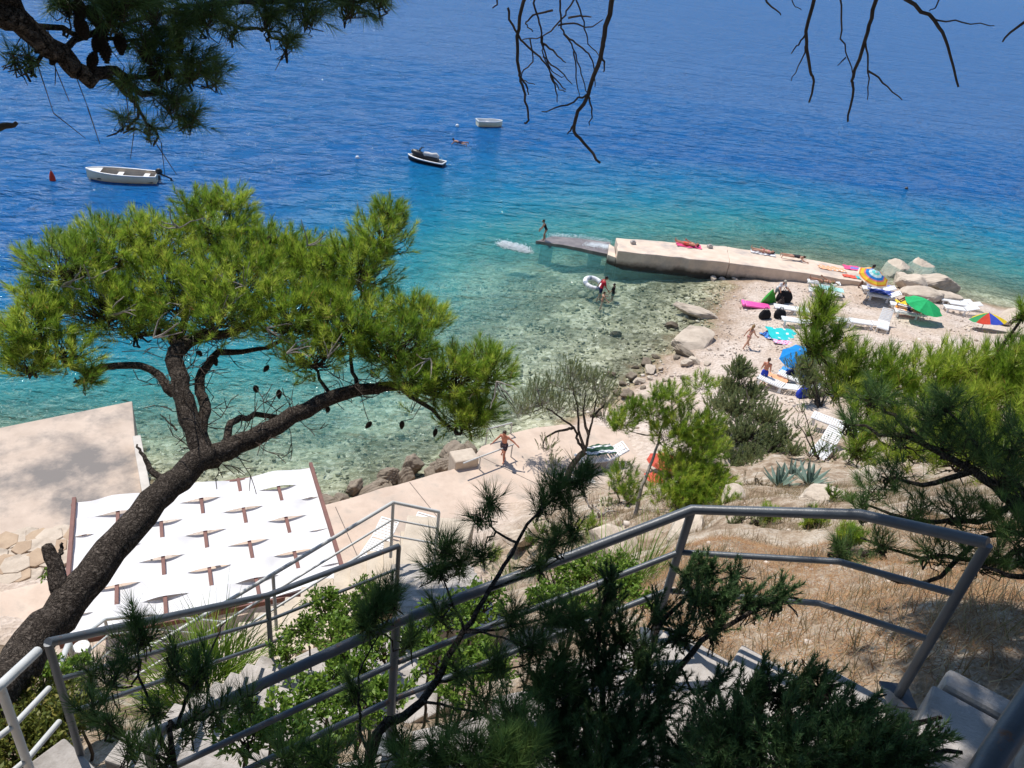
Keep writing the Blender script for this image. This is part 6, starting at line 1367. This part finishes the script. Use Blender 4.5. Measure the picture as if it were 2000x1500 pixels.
    for kind, mt in wear:
        c = MB()
        if kind in ('trunks', 'briefs', 'suit'): c.ell(pel, (.069 * h, .094 * h, (.074 if kind != 'briefs' else .05) * h), 14, 10, M_t)
        if kind == 'trunks':
            for q in 'LR': c.cap(legs[q][0], legs[q][0].lerp(legs[q][1], .5), .059 * h, .054 * h)
        if kind in ('suit', 'shirt'): c.ell(pel + tv * .10 * h, (.062 * h, .081 * h, .1 * h), 14, 10, M_t); c.ell(chest - tv * .01 * h, (.073 * h, .098 * h, .10 * h), 14, 10, M_t)
        if kind == 'shirt':
            c.cap(arms['L'][0], arms['R'][0], .046 * h, .046 * h); c.ell(pel + tv * .03 * h, (.07 * h, .095 * h, .06 * h), 14, 10, M_t)
            for q in 'LR': c.cap(arms[q][0], arms[q][0].lerp(arms[q][1], .6), .038 * h, .036 * h)
        if kind == 'top': c.ell(chest, (.072 * h, .097 * h, .03 * h), 14, 8, M_t)
        if kind == 'cap': c.ell(head + hv * .03 * h - hf * .005 * h, (.066 * h, .058 * h, .058 * h), 14, 8, M_h); c.ell(head + hf * .07 * h + hv * .03 * h, (.05 * h, .045 * h, .008 * h), 12, 6, M_h)
        link({'trunks': 'swim_trunks', 'briefs': 'bikini_bottom', 'suit': 'swimsuit', 'shirt': 'shirt', 'top': 'bikini_top', 'cap': 'hat'}[kind], remeshed(place(c), vox, 'garment'), mt, t, True)
    return t
def P_(px, py, z=None):
    p = on(px, py) if z is None else at(px, py, z); return (p[0], p[1], p[2])
BLK = M_blackcloth
person('person in dark swimsuit leaning forward at the tip of the landing slab', P_(1064, 469, .2), math.pi + .1, 1.52, dict(lean=28, head=-10, thL=18, knL=22, thR=8, knR=20, shL=25, shR=15, elL=15, elR=20, abL=8, abR=8), 'tan', 'black', [('suit', BLK)])
def wade(label, px, py, depth, rz, h, *a, **k):
    p = at(px, py, 0); g_ = Tz(p[0], p[1]); return person(label, (p[0], p[1], max(g_, -depth)), rz, h, *a, **k)
wade('man in red shirt wading waist deep beside the swim ring', 1173, 569, .92, .2, 1.78, dict(lean=14, head=12, thL=10, knL=8, thR=-8, knR=12, shL=-35, abL=25, elL=25, shR=20, elR=20), 'tan', 'black', [('shirt', cloth('red_shirt', (.45, .03, .05))), ('trunks', M_navy)])
wade('child in dark bikini wading nearest the viewer, arm stretched right', 1176, 588, .62, .3, 1.25, dict(lean=6, thL=10, knL=10, thR=-8, knR=8, shL=60, abL=20, elL=10, shR=30, abR=35, elR=20), 'fair', 'brown', [('top', BLK), ('briefs', BLK)])
wade('child in black standing in the water right of the man in red', 1198, 571, .75, 2.6, 1.28, dict(lean=4, shL=10, shR=10, elL=20, elR=20), 'tan', 'black', [('shirt', BLK), ('trunks', BLK)])
HJ = heading((1320,478),(1365,484), ZJ)
person('reddened sunbather lying on the pink towel on the jetty', P_(1342, 479, ZJ + .045), HJ + math.pi, 1.72, dict(thL=8, thR=4, spL=7, spR=7, shL=8, shR=10, abL=22, abR=22, head=4), 'red', 'brown', [('trunks', RE_)], 'back')
person('fair sunbather lying on the jetty middle, head to the right', P_(1490, 493, ZJ + .04), HJ + math.pi, 1.68, dict(thL=10, knL=18, thR=4, spL=6, spR=6, shL=10, shR=6, abL=18, abR=18), 'fair', 'brown', [('briefs', PK), ('top', PK)], 'back', True)
person('sunbather in dark grey swimwear lying face down on the jetty', P_(1548, 507, ZJ + .01), HJ, 1.70, dict(spL=6, spR=6, shL=150, shR=140, abL=30, abR=30, elL=30, elR=30), 'fair', 'brown', [('suit', cloth('charcoal_fabric', (.05, .05, .055)))], 'front')
person('tall deeply tanned person bending beside the ring striped parasol', P_(1680, 562), .15, 1.78, dict(lean=28, head=14, thL=14, knL=8, thR=-14, knR=6, shL=45, abL=12, elL=15, shR=20, elR=20), 'dark', 'black', [('trunks', BLK)])
person('person in white shirt and hat bending behind the green inflatable', P_(1513, 588), -1.2, 1.66, dict(lean=30, head=10, thL=10, knL=10, thR=-5, knR=8, shL=40, shR=35, elL=30, elR=30, abL=18, abR=18), 'tan', 'brown', [('shirt', WH), ('trunks', cloth('grey_shorts', (.30, .32, .34))), ('cap', cloth('straw_hat', (.45, .42, .34)))])
q_ = on(1605, 563); person('tanned sunbather lying on the lounger closest to the jetty', (q_[0] - .1, q_[1], q_[2] + .37), HX - .1 + math.pi, 1.66, dict(lean=8, thL=14, knL=24, thR=8, knR=10, shL=140, abL=30, elL=60, shR=12, abR=18), 'tan', 'brown', [('briefs', BLK), ('top', BLK)], 'back')
q_ = on(1778, 622); person('tanned sunbather lying on the orange towel under the green parasol', (q_[0] - .15, q_[1], q_[2] + .42), HX - .15 + math.pi, 1.70, dict(thL=10, knL=16, thR=5, shL=10, shR=12, abL=16, abR=16), 'tan', 'black', [('trunks', M_navy)], 'back')
q_ = on(1768, 608); person('tanned sunbather with raised knees on the yellow towel', (q_[0], q_[1], q_[2] + .42), HX - .15 + math.pi, 1.68, dict(thL=58, knL=105, thR=50, knR=98, shL=10, shR=12, abL=16, abR=16), 'dark', 'black', [('briefs', BLK), ('top', BLK)], 'back')
person('girl in pink bikini striding across the pebbles', P_(1456, 681), .5, 1.46, dict(lean=12, head=-4, thL=24, knL=6, thR=-24, knR=8, shL=-30, abL=16, elL=20, shR=28, abR=10, elR=25), 'fair', 'blond', [('top', cloth('dusty_pink', (.50, .22, .20))), ('briefs', cloth('dusty_pink', (.50, .22, .20)))], None, True)
person('bare backed person standing behind the pointed tamarisk bush', P_(1486, 752), 1.2, 1.5, dict(lean=4, shL=12, shR=8, elL=30, elR=30), 'red', 'brown', [('trunks', M_bluecloth)])
person('boy in dark patterned trunks running on the terrace with arms flung out', P_(981, 897, 2.0), -1.9, 1.42, dict(lean=12, head=12, thL=30, knL=30, thR=-16, knR=28, shL=-10, abL=62, elL=10, shR=15, abR=34, elR=25), 'red', 'brown', [('trunks', mat('patterned_trunks', (.30, .22, .24), (.02, .02, .03), 40, .8, .2, 60, .2, blo=.5, bhi=.62))])
p = at(897, 283, 0); sw = person('swimmer with dark hair far out between jet ski and dinghy', (p[0], p[1], -.33), heading((905,284),(893,281)), 1.72, dict(head=-35, thL=6, thR=-6, knL=12, knR=8, shL=120, abL=30, elL=30, shR=60, abR=30, elR=40), 'tan', 'black', [('trunks', M_navy)], 'front')
